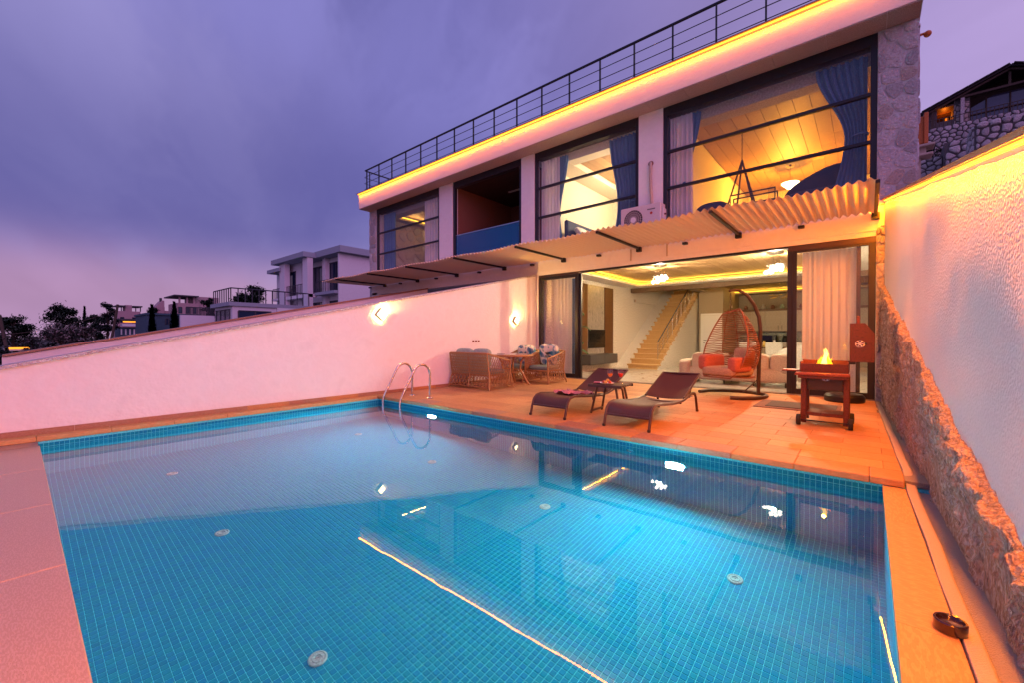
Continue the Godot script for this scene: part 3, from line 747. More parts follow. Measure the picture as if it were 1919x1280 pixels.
func build_villa() -> void:
	var v := thing("villa", "two storey white villa with dark framed windows behind the pool", "house")
	# roof slab with plastered fascia and its boarded underside
	one("roof_slab", M.fascia, v, -15.8, 0.62, 6.325, 6.90, -20.0, -9.05)
	var rw := sub("soffit", v)
	var x := -15.79
	while x < 0.6:
		one("soffit_board", M.soffit, rw, x, minf(x + 0.795, 0.61), 6.302, 6.324, -9.76, -9.06)
		x += 0.8
	one("roof_lip", M.travred, v, -15.86, 0.66, 6.902, 6.925, -20.0, -8.97)
	# beam over the ground floor and the floor slab behind it
	one("lintel", M.plaster, v, -15.6, 0.2, 2.93, 3.34, FZ - 0.25, FZ)
	one("lintel_edge", M.plaster, v, -15.595, 0.195, 2.842, 2.93, FZ - 0.25, FZ - 0.02)
	one("floor_slab", M.plaster, v, -15.6, 0.55, 3.12, 3.338, -20.0, FZ - 0.251)
	# upper piers
	for p in [[-11.34, -10.66], [-7.69, -7.22], [-4.14, -3.57]]:
		one("pier", M.plaster, v, p[0], p[1], 3.342, 6.301, FZ - 0.25, FZ)
	for p in [[-15.27, -11.34], [-7.22, -4.14], [-3.57, 0.1]]:
		one("sill", M.plaster, v, p[0], p[1], 3.342, 3.44, FZ - 0.25, FZ - 0.015)
	# stone piers at both ends
	var c := sub("stone_pier", v)
	one("core", M.stone_mortar, c, 0.1, 0.6, 2.4, 6.301, FZ - 0.5, FZ - 0.02)
	stones(c, 0.5, 2.95, 0.24, 0.016, Transform3D(Basis.IDENTITY, Vector3(0.1, 3.35, FZ - 0.02)), [M.stone_a, M.stone_b, M.stone_b, M.stone_c], 0.006, 1.25)
	stones(c, 0.48, 2.95, 0.27, 0.025, Transform3D(Basis(Vector3.FORWARD, Vector3.UP, Vector3.RIGHT), Vector3(0.6, 3.35, FZ - 0.02)), [M.stone_a, M.stone_b, M.stone_c], 0.006, 1.25)
	var c2 := sub("stone_pier", v)
	one("core", M.stone_mortar, c2, -15.79, -15.27, -2.0, 6.301, FZ - 0.5, FZ - 0.02)
	stones(c2, 0.5, 2.95, 0.27, 0.03, Transform3D(Basis.IDENTITY, Vector3(-15.78, 3.35, FZ - 0.02)), [M.stone_a, M.stone_b, M.stone_c], 0.006, 1.25)
	# stone jamb beside the sliding door, and the white pier at its other side
	var j := sub("stone_pier", v)
	one("core", M.stone_mortar, j, 0.105, 0.35, -0.2, 2.84, FZ - 0.3, FZ - 0.01)
	stones(j, 0.16, 3.0, 0.16, 0.03, Transform3D(Basis.IDENTITY, Vector3(0.108, 0.0, FZ - 0.01)), [M.stone_c, M.stone_b, M.stone_a], 0.006, 1.0)
	one("pier", M.plaster, v, -7.37, -7.08, -0.2, 2.842, FZ - 0.25, FZ - 0.002)
	# end wall and the neighbouring ground floor, seen only as a sliver over the wall
	one("wall", M.plaster, v, -15.6, -7.38, -0.5, 2.8, -12.4, -12.2)
	one("wall", M.plaster, v, -15.6, -15.1, -0.5, 2.84, FZ - 0.4, FZ - 0.003)
	one("wall", M.plaster, v, -15.6, -15.4, -0.5, 2.84, -12.2, FZ - 0.41)
	one("wall", M.plaster, v, -15.78, -15.6, -0.5, 6.3, -20.0, FZ - 0.51)
	one("wall", M.plaster, v, -15.6, 0.4, 3.34, 6.3, -20.2, -20.0)
	one("wall", M.plaster, v, 0.36, 0.55, -0.5, 6.3, -20.0, FZ - 0.51)
	# windows
	window_unit(v, -15.27, -11.34, 3.44, 6.30, [4.475, 5.31], 0.19)
	window_unit(v, -7.22, -4.14, 3.44, 6.30, [4.47, 5.29], 0.19)
	window_unit(v, -3.57, 0.1, 3.44, 6.30, [4.47, 5.288], 0.2)
	# open loggia with a glass balustrade
	var lg := sub("window", v)
	one("frame", M.frame, lg, -10.66, -10.56, 3.44, 6.30, FZ - 0.13, FZ - 0.03, 0.004)
	one("frame", M.frame, lg, -7.79, -7.69, 3.44, 6.30, FZ - 0.13, FZ - 0.03, 0.004)
	one("frame", M.frame, lg, -10.56, -7.79, 6.1, 6.30, FZ - 0.2, FZ - 0.026, 0.004)
	var gb := MB.new(); gb.bb(-10.55, -7.80, 3.45, 4.5, FZ - 0.09, FZ - 0.075)
	add(gb, "balustrade_pane", M.blueglass, lg)
	one("handrail", M.steel, lg, -10.56, -7.79, 4.5, 4.53, FZ - 0.1, FZ - 0.065)
	# rooms upstairs
	room(v, -15.2, -11.3, 3.345, 6.2, -13.6, M.cream, M.darkwood, M.taupe)
	room(v, -10.7, -7.75, 3.345, 6.2, -12.6, M.redbrown, M.darkwood, M.darkwood)
	room(v, -6.95, -4.1, 3.345, 6.2, -13.8, M.cream, M.marblefloor, M.cream)
	room(v, -3.32, 0.23, 3.345, 6.2, -17.0, M.cream, M.darkwood, M.darkwood)
	# stone wall inside the end room and its cove
	var sw := sub("stone_wall", v)
	one("core", M.stone_c, sw, -15.199, -15.16, 3.35, 6.1, -13.55, -9.8)
	stones(sw, 3.6, 2.6, 0.36, 0.03, Transform3D(Basis(Vector3.FORWARD, Vector3.UP, Vector3.RIGHT), Vector3(-15.16, 3.37, -9.9)), [M.stone_c, M.stone_a, M.stone_b], 0.07, 1.25)
	one("bulkhead", M.taupe, v, -15.12, -14.75, 5.98, 6.19, -13.5, -9.95)
	one("bulkhead", M.taupe, v, -14.75, -11.35, 5.98, 6.19, -13.5, -12.6)
	one("bulkhead", M.taupe, v, -14.75, -11.35, 5.98, 6.19, -10.2, -9.8)
	planks(v, -14.7, -11.4, 6.15, -12.55, -10.25, 0.25)
	# the bedroom ceiling, and the boarded ceiling of the big room
	one("bulkhead", M.cream, v, -6.94, -6.35, 5.95, 6.19, -13.7, -9.85)
	one("bulkhead", M.cream, v, -6.34, -4.12, 5.95, 6.19, -13.7, -12.9)
	one("bulkhead", M.cream, v, -6.34, -4.12, 5.95, 6.19, -10.2, -9.85)
	planks(v, -6.33, -4.13, 6.1, -12.88, -10.22, 0.22)
	one("bulkhead", M.taupe, v, -3.3, 0.22, 5.9, 6.19, -10.15, -9.8)
	planks(v, -3.3, 0.22, 6.1, -16.9, -10.17, 0.29)
	# -------- ground floor room
	one("room_wall", M.indoor, v, -7.05, -6.83, -0.1, 3.12, -20.5, FZ - 0.3)
	one("room_wall", M.indoor, v, 0.15, 0.34, -0.1, 3.12, -20.5, FZ - 0.31)
	one("room_wall", M.taupe, v, -7.0, 0.3, -0.1, 3.12, -20.65, -20.5)
	var fl := sub("room_floor", v)
	for i in 9:
		for k in 12:
			one("floor_tile", M.marblefloor, fl, -6.83 + i * 0.8, minf(-6.83 + i * 0.8 + 0.797, 0.15), -0.05, 0.012, -20.5 + k * 0.915, -20.5 + k * 0.915 + 0.912)
	one("threshold", M.marble, v, -7.08, 0.1, -0.05, 0.016, FZ - 0.2, FZ - 0.02)
	one("room_ceiling", M.indoor, v, -6.83, 0.15, 3.085, 3.118, -20.5, FZ - 0.27)
	planks(v, -6.2, -0.4, 3.062, -14.35, -10.3, 0.2)
	for q in [[-6.82, -6.25, -14.9, -9.78], [-0.35, 0.14, -14.9, -9.78], [-6.25, -0.35, -14.9, -14.4], [-6.25, -0.35, -10.25, -9.78]]:
		one("bulkhead", M.indoor, v, q[0], q[1], 2.93, 3.0, q[2], q[3])
	one("beam", M.beam, v, -6.828, 0.14, 2.79, 3.083, -15.25, -15.0)
	planks(v, -4.9, 0.1, 3.062, -19.6, -15.7, 0.2)
	one("bulkhead", M.taupe, v, -4.9, 0.14, 2.93, 3.0, -20.4, -19.7)
	one("bulkhead", M.taupe, v, -5.0, 0.14, 2.93, 3.0, -15.6, -15.26)
	one("bulkhead", M.taupe, v, -5.25, -4.9, 2.93, 3.0, -19.7, -15.6)
	# wall by the stair with the white door
	one("room_wall", M.taupe, v, -5.2, -4.3, 0.012, 3.084, -18.0, -17.8)
	one("room_wall", M.taupe, v, -4.45, -4.3, 0.012, 3.084, -20.4, -18.0)
	var dr := sub("door", v)
	one("frame", M.white, dr, -5.12, -5.04, 0.012, 1.98, -17.8, -17.76)
	one("frame", M.white, dr, -4.42, -4.34, 0.012, 1.98, -17.8, -17.76)
	one("frame", M.white, dr, -5.12, -4.34, 1.98, 2.06, -17.8, -17.76)
	one("leaf", M.white, dr, -5.035, -4.425, 0.02, 1.975, -17.8, -17.775)
	one("handle", M.black, dr, -5.0, -4.89, 0.98, 1.0, -17.77, -17.73)
	one("lock", M.black, dr, -5.0, -4.97, 0.86, 0.9, -17.77, -17.75)
	# panelling of the media wall
	var mp := sub("wall_panel", v)
	for k in 6: one("slat", M.walnut, mp, -6.828, -6.79, 0.2, 2.8, -11.74 + k * 0.07, -11.74 + k * 0.07 + 0.06)
	one("marble_panel", M.marble, mp, -6.828, -6.8, 0.2, 2.8, -12.87, -11.76)
	for k in 8: one("slat", M.walnut, mp, -6.828, -6.79, 0.2, 2.8, -13.5 + k * 0.075, -13.5 + k * 0.075 + 0.066)
	# staircase
	var st := sub("staircase", v)
	for k in 18:
		var z := -13.68 - 0.262 * k; var y := 0.172 * (k + 1)
		var tb := MB.new(); tb.rbox(Vector3(-5.81, y - 0.025, z - 0.125), Vector3(1.07, 0.05, 0.33), 0.006)
		add(tb, "tread", M.step, st)
		one("riser", M.step, st, -6.32, -5.31, y - 0.172, y - 0.051, z - 0.27, z - 0.012)
	var sd := MB.new()
	sd.prism(PackedVector2Array([Vector2(13.72, 0.012), Vector2(18.4, 0.012), Vector2(18.4, 3.0), Vector2(17.9, 2.72)]), 0.03, Transform3D(Basis(Vector3.FORWARD, Vector3.UP, Vector3.RIGHT), Vector3(-5.315, 0, 0)))
	add(sd, "side_wall", M.indoor, st)
	var sl := MB.new()
	sl.prism(PackedVector2Array([Vector2(13.72, 0.012), Vector2(18.4, 0.012), Vector2(18.4, 3.08), Vector2(18.3, 3.08)]), 0.5, Transform3D(Basis(Vector3.FORWARD, Vector3.UP, Vector3.RIGHT), Vector3(-6.829, 0, 0)))
	add(sl, "side_wall", M.indoor, st)
	one("ledge", M.indoor, v, -6.828, -6.75, 2.45, 2.56, -18.4, -15.26)
	var hr := sub("railing", v)
	var pts := [Vector3(-5.42, 0.95, -14.05), Vector3(-5.42, 3.45, -17.85)]
	for o in [[0.0, 0.022], [-0.18, 0.009], [-0.34, 0.009], [-0.5, 0.009]]:
		var rb := MB.new(); rb.tube([pts[0] + Vector3(0, o[0], 0), pts[1] + Vector3(0, o[0], 0)], o[1], 6)
		add(rb, "rail", M.steel if o[1] < 0.02 else M.anthracite, hr)
	for k in 9:
		var z := -14.05 - 0.46 * k; var y := 0.95 + 2.5 * (0.46 * k) / 3.8
		var rb := MB.new(); rb.tube([Vector3(-5.42, maxf(0.18, y - 0.9), z), Vector3(-5.42, y, z)], 0.014, 6)
		add(rb, "post", M.steel, hr)
	# sliding door
	var s := sub("sliding_door", v)
	var z0 := FZ - 0.17; var z1 := FZ - 0.03
	one("frame", M.brown, s, -7.08, -5.75, 2.78, 2.842, z0, z1, 0.004)
	one("frame", M.frame, s, -5.75, -1.17, 2.80, 2.842, z0, z1, 0.004)
	one("frame", M.brown, s, -1.17, 0.1, 2.74, 2.842, z0, z1, 0.004)
	one("frame", M.frame, s, -7.08, -6.99, 0.016, 2.78, z0, z1, 0.004)
	one("frame", M.frame, s, 0.0, 0.1, 0.016, 2.74, z0, z1, 0.004)
	for q in [[-5.83, -5.74, -0.16, -0.09], [-5.9, -5.81, -0.09, -0.04], [-1.18, -1.1, -0.16, -0.035], [-1.1, -1.03, -0.1, -0.04], [-0.16, -0.1, -0.16, -0.1]]:
		one("stile", M.frame, s, q[0], q[1], 0.017, 2.78, FZ + q[2], FZ + q[3], 0.004)
	for q in [[-6.99, -5.9], [-1.03, 0.0]]:
		one("rail", M.frame, s, q[0], q[1], 0.017, 0.12, FZ - 0.09, FZ - 0.04, 0.004)
		one("rail", M.frame, s, q[0], q[1], 2.7, 2.78, FZ - 0.09, FZ - 0.04, 0.004)
		var pb := MB.new(); pb.quad(Vector3(q[0], 0.12, FZ - 0.065), Vector3(q[1], 0.12, FZ - 0.065), Vector3(q[1], 2.7, FZ - 0.065), Vector3(q[0], 2.7, FZ - 0.065))
		add(pb, "pane", M.glass, s)
	# light lines
	var led := thing("led_strip", "orange light line under the lip of the villa roof", "light strip")
	for i in 4:
		var a := -15.78 + 4.1 * i; var e := a + 4.09
		var lb := MB.new(); lb.tube([Vector3(a, 6.882, -9.005), Vector3((a + e) / 2, 6.882, -9.005), Vector3(e, 6.882, -9.005)], 0.016, 6)
		add(lb, "led_segment", M.led, led)
		area(led, Vector3((a + e) / 2, 6.858, -8.998), Vector3.RIGHT, Vector3(0, -1, 0.1), Vector2(e - a, 0.05), Color(1.0, 0.50, 0.05), LED_ROOF * 4.1)
	var cv := thing("led_strip", "yellow light line in the living room ceiling cove", "light strip")
	for q in [[Vector3(-6.2, 3.01, -14.34), Vector3(-3.3, 3.01, -14.34), Vector3(0, 0.25, 1)], [Vector3(-3.28, 3.01, -14.34), Vector3(-0.4, 3.01, -14.34), Vector3(0, 0.25, 1)], [Vector3(-6.22, 3.01, -14.3), Vector3(-6.22, 3.01, -10.3), Vector3(1, 0.25, 0)], [Vector3(-4.85, 3.01, -15.65), Vector3(-0.3, 3.01, -15.65), Vector3(0, 0.3, -1)], [Vector3(-4.85, 3.01, -19.65), Vector3(-0.3, 3.01, -19.65), Vector3(0, 0.3, 1)]]:
		var lb := MB.new(); lb.tube([q[0], (q[0] + q[1]) / 2, q[1]], 0.02, 6)
		add(lb, "led_segment", M.cove, cv)
		area(cv, (q[0] + q[1]) / 2 + q[2].normalized() * 0.03, q[1] - q[0], q[2] + Vector3(0, 0.5, 0), Vector2((q[1] - q[0]).length(), 0.03), Color(1.0, 0.72, 0.22), 0.6 * (q[1] - q[0]).length())
	var ch := thing("led_strip", "yellow light line in the stone walled upper room", "light strip")
	for q in [[Vector3(-14.7, 6.06, -12.5), Vector3(-14.7, 6.06, -10.25), Vector3(1, 0.3, 0)], [Vector3(-14.65, 6.06, -12.55), Vector3(-11.5, 6.06, -12.55), Vector3(0, 0.3, 1)]]:
		var lb := MB.new(); lb.tube([q[0], (q[0] + q[1]) / 2, q[1]], 0.02, 6)
		add(lb, "led_segment", M.cove, ch)
		area(ch, (q[0] + q[1]) / 2 + q[2].normalized() * 0.03 + Vector3(0, -0.02, 0), q[1] - q[0], q[2] + Vector3(0, -0.3, 0), Vector2((q[1] - q[0]).length(), 0.03), Color(1.0, 0.75, 0.4), 0.7 * (q[1] - q[0]).length())

func build_roof_rail() -> void:
	var r := thing("roof_railing", "thin dark steel railing along the roof edge of the villa", "railing")
	var z := -9.1
	var x := -15.28
	while x < 0.6:
		one("post", M.iron, r, x - 0.014, x + 0.014, 6.925, 7.76, z - 0.02, z + 0.02)
		x += 0.862
	one("top_rail", M.iron, r, -15.4, 0.64, 7.755, 7.79, z - 0.025, z + 0.025)
	for y in [7.03, 7.27, 7.51]:
		var b := MB.new(); b.tube([Vector3(-15.4, y, z + 0.02), Vector3(-7.0, y, z + 0.02), Vector3(0.64, y, z + 0.02)], 0.009, 6)
		add(b, "wire", M.iron, r)
	# return along the end of the roof
	one("top_rail", M.iron, r, -15.42, -15.37, 7.755, 7.79, -14.0, z - 0.026)
	for k in 6: one("post", M.iron, r, -15.41, -15.38, 6.925, 7.755, z - 0.21 - k * 0.86, z - 0.18 - k * 0.86)
	for y in [7.03, 7.27, 7.51]:
		var b := MB.new(); b.tube([Vector3(-15.44, y, z), Vector3(-15.44, y, -14.0)], 0.009, 6)
		add(b, "wire", M.iron, r)

func build_awning() -> void:
	var a := thing("awning", "corrugated beige awning on black brackets over the sliding doors", "awning")
	for k in 8:
		var x1 := 0.095 - 2.098 * k; var x0 := maxf(x1 - 2.098, -15.6)
		var b := MB.new()
		var per := int(round((x1 - x0) / 0.1165))
		var f := func(u, w, up):
			var x: float = lerpf(x0, x1, u); var z: float = lerpf(FZ + 0.02, -7.42, w)
			var t: float = (x - (x1 - 2.098)) / 2.098
			var sag: float = -0.05 * pow(sin(PI * t), 2.0) * (0.25 + 0.75 * w) + 0.012 * sin(x * 3.0 + z)
			return Vector3(x, 3.235 + sag + 0.023 * sin(u * per * TAU) + up, z)
		b.grid(per * 8, 5, func(u, w): return f.call(u, w, 0.0))
		b.grid(per * 8, 5, func(u, w): return f.call(u, w, 0.004))
		add(b, "roof_sheet", M.awning, a)
		# rafter and the plates that carry it
		one("rafter", M.iron, a, x1 - 0.03, x1 + 0.02, 3.165, 3.212, -9.48, -7.44, 0.004)
		one("bracket", M.iron, a, x1 - 0.06, x1 + 0.05, 3.11, 3.22, FZ + 0.002, FZ + 0.09, 0.004)
		one("bracket", M.iron, a, x1 - 1.10, x1 - 1.0, 3.13, 3.18, FZ + 0.002, FZ + 0.1, 0.004)

func curtain(called: String, label: String, m: Material, x0: float, x1: float, y0: float, y1: float, z: float, folds: float, tie := 0.0, side := 1.0, group := "", least := 0.28) -> void:
	# tie: height of a tie-back; side: the edge the cloth is drawn to (+1 right, -1 left)
	var b := MB.new()
	var n := int(folds * 10)
	var f := func(u, w, off):
		var y: float = lerpf(y0, y1, w)
		var pinch := 1.0
		if tie > 0.0:
			pinch = least + (1.0 - least) * (smoothstep(0.0, 1.0, (y - tie) / (y1 - tie)) if y > tie else 0.42 * smoothstep(0.0, 1.0, (tie - y) / (tie - y0)))
		var x: float = (x1 - (x1 - x0) * pinch * (1.0 - u)) if side > 0 else (x0 + (x1 - x0) * pinch * u)
		return Vector3(x, y, z + ((0.035 * sin(u * folds * TAU) + 0.012 * sin(u * folds * 2.7 * TAU + 1.0)) if tie > 0.0 or m == M.drape else (0.016 * sin(u * folds * TAU + 2.0 * sin(u * 5.0)) + 0.007 * sin(u * folds * 1.6 * TAU + 1.0 + w))) * (0.6 + 0.4 * pinch) + off)
	b.grid(n, 24, func(u, w): return f.call(u, w, 0.0))
	b.grid(n, 24, func(u, w): return f.call(u, w, -0.003), true)
	var t := thing(called, label, "curtain", Vector3.ZERO, 0, group)
	add(b, "cloth", m, t)
	if tie > 0.0:
		var tb := MB.new()
		var cx := x1 - (x1 - x0) * 0.14 if side > 0 else x0 + (x1 - x0) * 0.14
		var pts := []
		for k in 12: pts.append(Vector3(cx + (x1 - x0) * 0.16 * cos(TAU * k / 12.0), tie + 0.02 * sin(TAU * k / 12.0), z + 0.06 * sin(TAU * k / 12.0)))
		tb.tube(pts, 0.018, 6, true)
		add(tb, "tie_back", m, t)

func build_curtains() -> void:
	curtain("curtain", "blue curtain tied back at the tall window beside the stone pier", M.drape, -0.78, -0.03, 3.45, 6.08, -9.75, 7, 4.7, 1.0, "", 0.42)
	curtain("curtain", "narrow blue curtain tied back beside the hanging chair upstairs", M.drape, -3.2, -2.82, 3.45, 6.08, -9.75, 4, 4.55, -1.0)
	curtain("sheer_curtain", "white sheer curtain next to the hanging chair upstairs", M.sheer, -3.47, -2.98, 3.45, 6.08, -9.70, 6)
	curtain("curtain", "blue curtain tied back at the bedroom window behind the air conditioner", M.drape, -5.02, -4.2, 3.45, 6.08, -9.75, 8, 4.4, 1.0, "", 0.72)
	curtain("curtain", "narrow blue curtain tied back beside the bed", M.drape, -6.62, -6.25, 3.45, 6.08, -9.75, 4, 4.5, -1.0)
	curtain("sheer_curtain", "white sheer curtain beside the bed", M.sheer, -7.1, -6.5, 3.45, 6.08, -9.70, 7)
	curtain("curtain", "blue curtain in the room with the stone wall", M.drape, -15.05, -14.3, 3.45, 6.08, -9.75, 6)
	curtain("sheer_curtain", "white sheer curtain in the room with the stone wall", M.sheer, -12.4, -11.45, 3.45, 6.08, -9.72, 8)
	curtain("sheer_curtain", "pale sheer curtain behind the grill at the sliding door", M.sheer, -0.98, -0.14, 0.03, 2.75, -9.92, 9)
	curtain("sheer_curtain", "pale sheer curtain at the wall lamp end of the sliding door", M.sheer, -6.95, -6.22, 0.03, 2.75, -9.92, 8)
	curtain("curtain", "thin strip of blue drape beside the leafy plant indoors", M.drape, -6.2, -6.05, 0.03, 2.72, -9.9, 2)

# ---------------------------------------------------------------- lamps
func sconce(z: float, label: String) -> void:
	var t := thing("wall_lamp", label, "wall lamp", Vector3(-7.118, 1.545, z), 0.0)
	var rot := Basis(Vector3.RIGHT, PI / 4 + 0.12)
	var b := MB.new(); b.rbox(Vector3(0.01, 0, 0), Vector3(0.02, 0.1, 0.1), 0.003, rot)
	add(b, "back_plate", M.brown, t)
	for k in 4:
		if k == 3: continue
		var bb2 := rot * Basis(Vector3.RIGHT, PI / 2 * k)
		var s := MB.new(); s.rbox(bb2 * Vector3(0.07, 0.085, 0.0), Vector3(0.1, 0.008, 0.17), 0.002, bb2)
		add(s, "shade_plate", M.mortar, t)
	var g := MB.new(); g.rbox(Vector3(0.055, 0, 0), Vector3(0.05, 0.12, 0.12), 0.012, rot)
	add(g, "bulb", M.warmbulb, t)
	omni(t, Vector3(0.055, 0.0, 0.0), Color(1.0, 0.75, 0.4), SCONCE, 0.03)

const SCONCE := 2.0

func chandelier(at: Vector3, label: String, e: float, col: Color, m: Material) -> void:
	var t := thing("chandelier", label, "chandelier", at)
	var c := MB.new(); c.lathe([Vector2(0.0, -0.03), Vector2(0.16, -0.03), Vector2(0.17, -0.02), Vector2(0.17, 0.0)], 20)
	add(c, "ceiling_plate", M.steel, t)
	for k in 11:
		var an := TAU * k / 11.0 * 2.0; var r := 0.04 + 0.2 * float(k) / 11.0
		var y := -0.3 - 0.16 * fmod(k * 0.618, 1.0)
		var p := Vector3(cos(an) * r, y, sin(an) * r)
		var w := MB.new(); w.tube([Vector3(p.x * 0.6, -0.03, p.z * 0.6), p], 0.0022, 4)
		add(w, "wire", M.steel, t)
		var g := MB.new(); g.ball(p, Vector3(0.045, 0.045, 0.045), Basis.IDENTITY, 12, 8)
		add(g, "bulb", m, t)
		var l := MB.new(); l.ball(p + Vector3(cos(an), 0.15, sin(an)) * 0.09, Vector3(0.075, 0.012, 0.035), Basis(Vector3.UP, -an) * Basis(Vector3.BACK, 0.4), 8, 4)
		add(l, "glass_leaf", M.glass, t)
	omni(t, Vector3(0, -0.42, 0), col, e, 0.05)

func dome_lamp(at: Vector3, drop: float, label: String, e: float, col: Color) -> void:
	var t := thing("chandelier", label, "chandelier", at)
	var c := MB.new(); c.lathe([Vector2(0, -0.05), Vector2(0.1, -0.04), Vector2(0.12, 0)], 18)
	add(c, "ceiling_plate", M.steel, t)
	var r := MB.new(); r.tube([Vector3(0, -0.02, 0), Vector3(0, -drop, 0)], 0.008, 6)
	add(r, "rod", M.steel, t)
	var s := MB.new()
	s.lathe([Vector2(0.0, -drop - 0.17), Vector2(0.08, -drop - 0.16), Vector2(0.13, -drop - 0.1), Vector2(0.2, -drop - 0.04), Vector2(0.22, -drop), Vector2(0.0, -drop + 0.01)], 24)
	add(s, "lamp_shade", M.warmbulb, t)
	for k in 18:
		var an := TAU * k / 18.0
		var q := MB.new(); q.ball(Vector3(cos(an) * 0.23, -drop - 0.01, sin(an) * 0.23), Vector3(0.014, 0.035, 0.014), Basis.IDENTITY, 6, 4)
		add(q, "crystal", M.glass, t)
	omni(t, Vector3(0, -drop - 0.3, 0), col, e, 0.15)

# ---------------------------------------------------------------- terrace furniture
func lounger(x: float, label: String) -> void:
	var t := thing("sun_lounger", label, "sun lounger", Vector3(x, 0, -4.69), 0, "sun loungers on the terrace")
	var w := 0.285
	var side := [Vector2(0.0, 0.0), Vector2(-0.035, 0.12), Vector2(-0.075, 0.22), Vector2(-0.14, 0.27), Vector2(-0.24, 0.285), Vector2(-0.45, 0.265), Vector2(-0.75, 0.235), Vector2(-1.0, 0.225), Vector2(-1.2, 0.235), Vector2(-1.42, 0.275), Vector2(-1.56, 0.295), Vector2(-1.65, 0.285), Vector2(-1.71, 0.23), Vector2(-1.75, 0.12), Vector2(-1.785, 0.0)]
	for s in [-1.0, 1.0]:
		var pts := []
		for p in side: pts.append(Vector3(w * s, p.y, p.x))
		var b := MB.new(); b.tube(pts, 0.017, 10)
		add(b, "side_frame", M.slingframe, t)
		var f := MB.new(); f.lathe([Vector2(0.019, 0), Vector2(0.021, 0.02), Vector2(0.018, 0.03)], 10, Vector3(w * s, 0, 0))
		f.lathe([Vector2(0.019, 0), Vector2(0.021, 0.02), Vector2(0.018, 0.03)], 10, Vector3(w * s, 0, -1.785))
		add(f, "foot_cap", M.rubber, t)
	for p in [Vector2(-0.045, 0.145), Vector2(-1.1, 0.205), Vector2(-1.66, 0.27)]:
		var b := MB.new(); b.tube([Vector3(-w, p.y, p.x), Vector3(w, p.y, p.x)], 0.014, 8)
		add(b, "crossbar", M.slingframe, t)
	# sling seat
	var prof := [Vector2(-0.042, 0.14), Vector2(-0.06, 0.19), Vector2(-0.085, 0.235), Vector2(-0.14, 0.275), Vector2(-0.24, 0.29), Vector2(-0.45, 0.268), Vector2(-0.75, 0.232), Vector2(-1.0, 0.222), Vector2(-1.22, 0.232)]
	var sl := MB.new()
	for up in [0.004, -0.004]:
		sl.grid(10, prof.size() - 1, func(u, q):
			var p: Vector2 = prof[roundi(q * (prof.size() - 1))]
			return Vector3(lerpf(-w, w, u), p.y - 0.028 * sin(PI * u) * smoothstep(0.0, 0.4, q) + up, p.x), up < 0)
	add(sl, "seat_sling", M.sling, t)
	# backrest
	var a := Vector3(0, 0.25, -1.24); var e := Vector3(0, 0.535, -1.93)
	var bk := sub("backrest", t)
	var bs := MB.new()
	var up2 := (e - a).normalized(); var nn := Vector3(0, up2.z * -1, up2.y).normalized()
	for off in [0.008, -0.006]:
		bs.grid(10, 12, func(u, q):
			var roll := 0.004 * pow(maxf(0.0, q - 0.86) / 0.14, 2.0)
			return a.lerp(e, q) + Vector3(lerpf(-w + 0.02, w - 0.02, u), 0, 0) + nn * (off - 0.02 * sin(PI * u) - roll), off < 0)
	add(bs, "sling", M.sling, bk)
	for s in [-1.0, 1.0]:
		var b := MB.new(); b.tube([a + Vector3((w - 0.01) * s, 0, 0), e + Vector3((w - 0.01) * s, 0, 0)], 0.016, 8)
		add(b, "tube", M.slingframe, bk)
		var g := MB.new(); g.tube([a.lerp(e, 0.55) + Vector3((w - 0.03) * s, -0.01, 0), Vector3((w - 0.03) * s, 0.235, -1.52), Vector3((w - 0.03) * s, 0.24, -1.65)], 0.008, 6)
		add(g, "stay", M.slingframe, bk)
	var hb := MB.new(); hb.tube([e + Vector3(-w + 0.01, 0, 0), e + Vector3(w - 0.01, 0, 0)], 0.016, 8)
	add(hb, "tube", M.slingframe, bk)

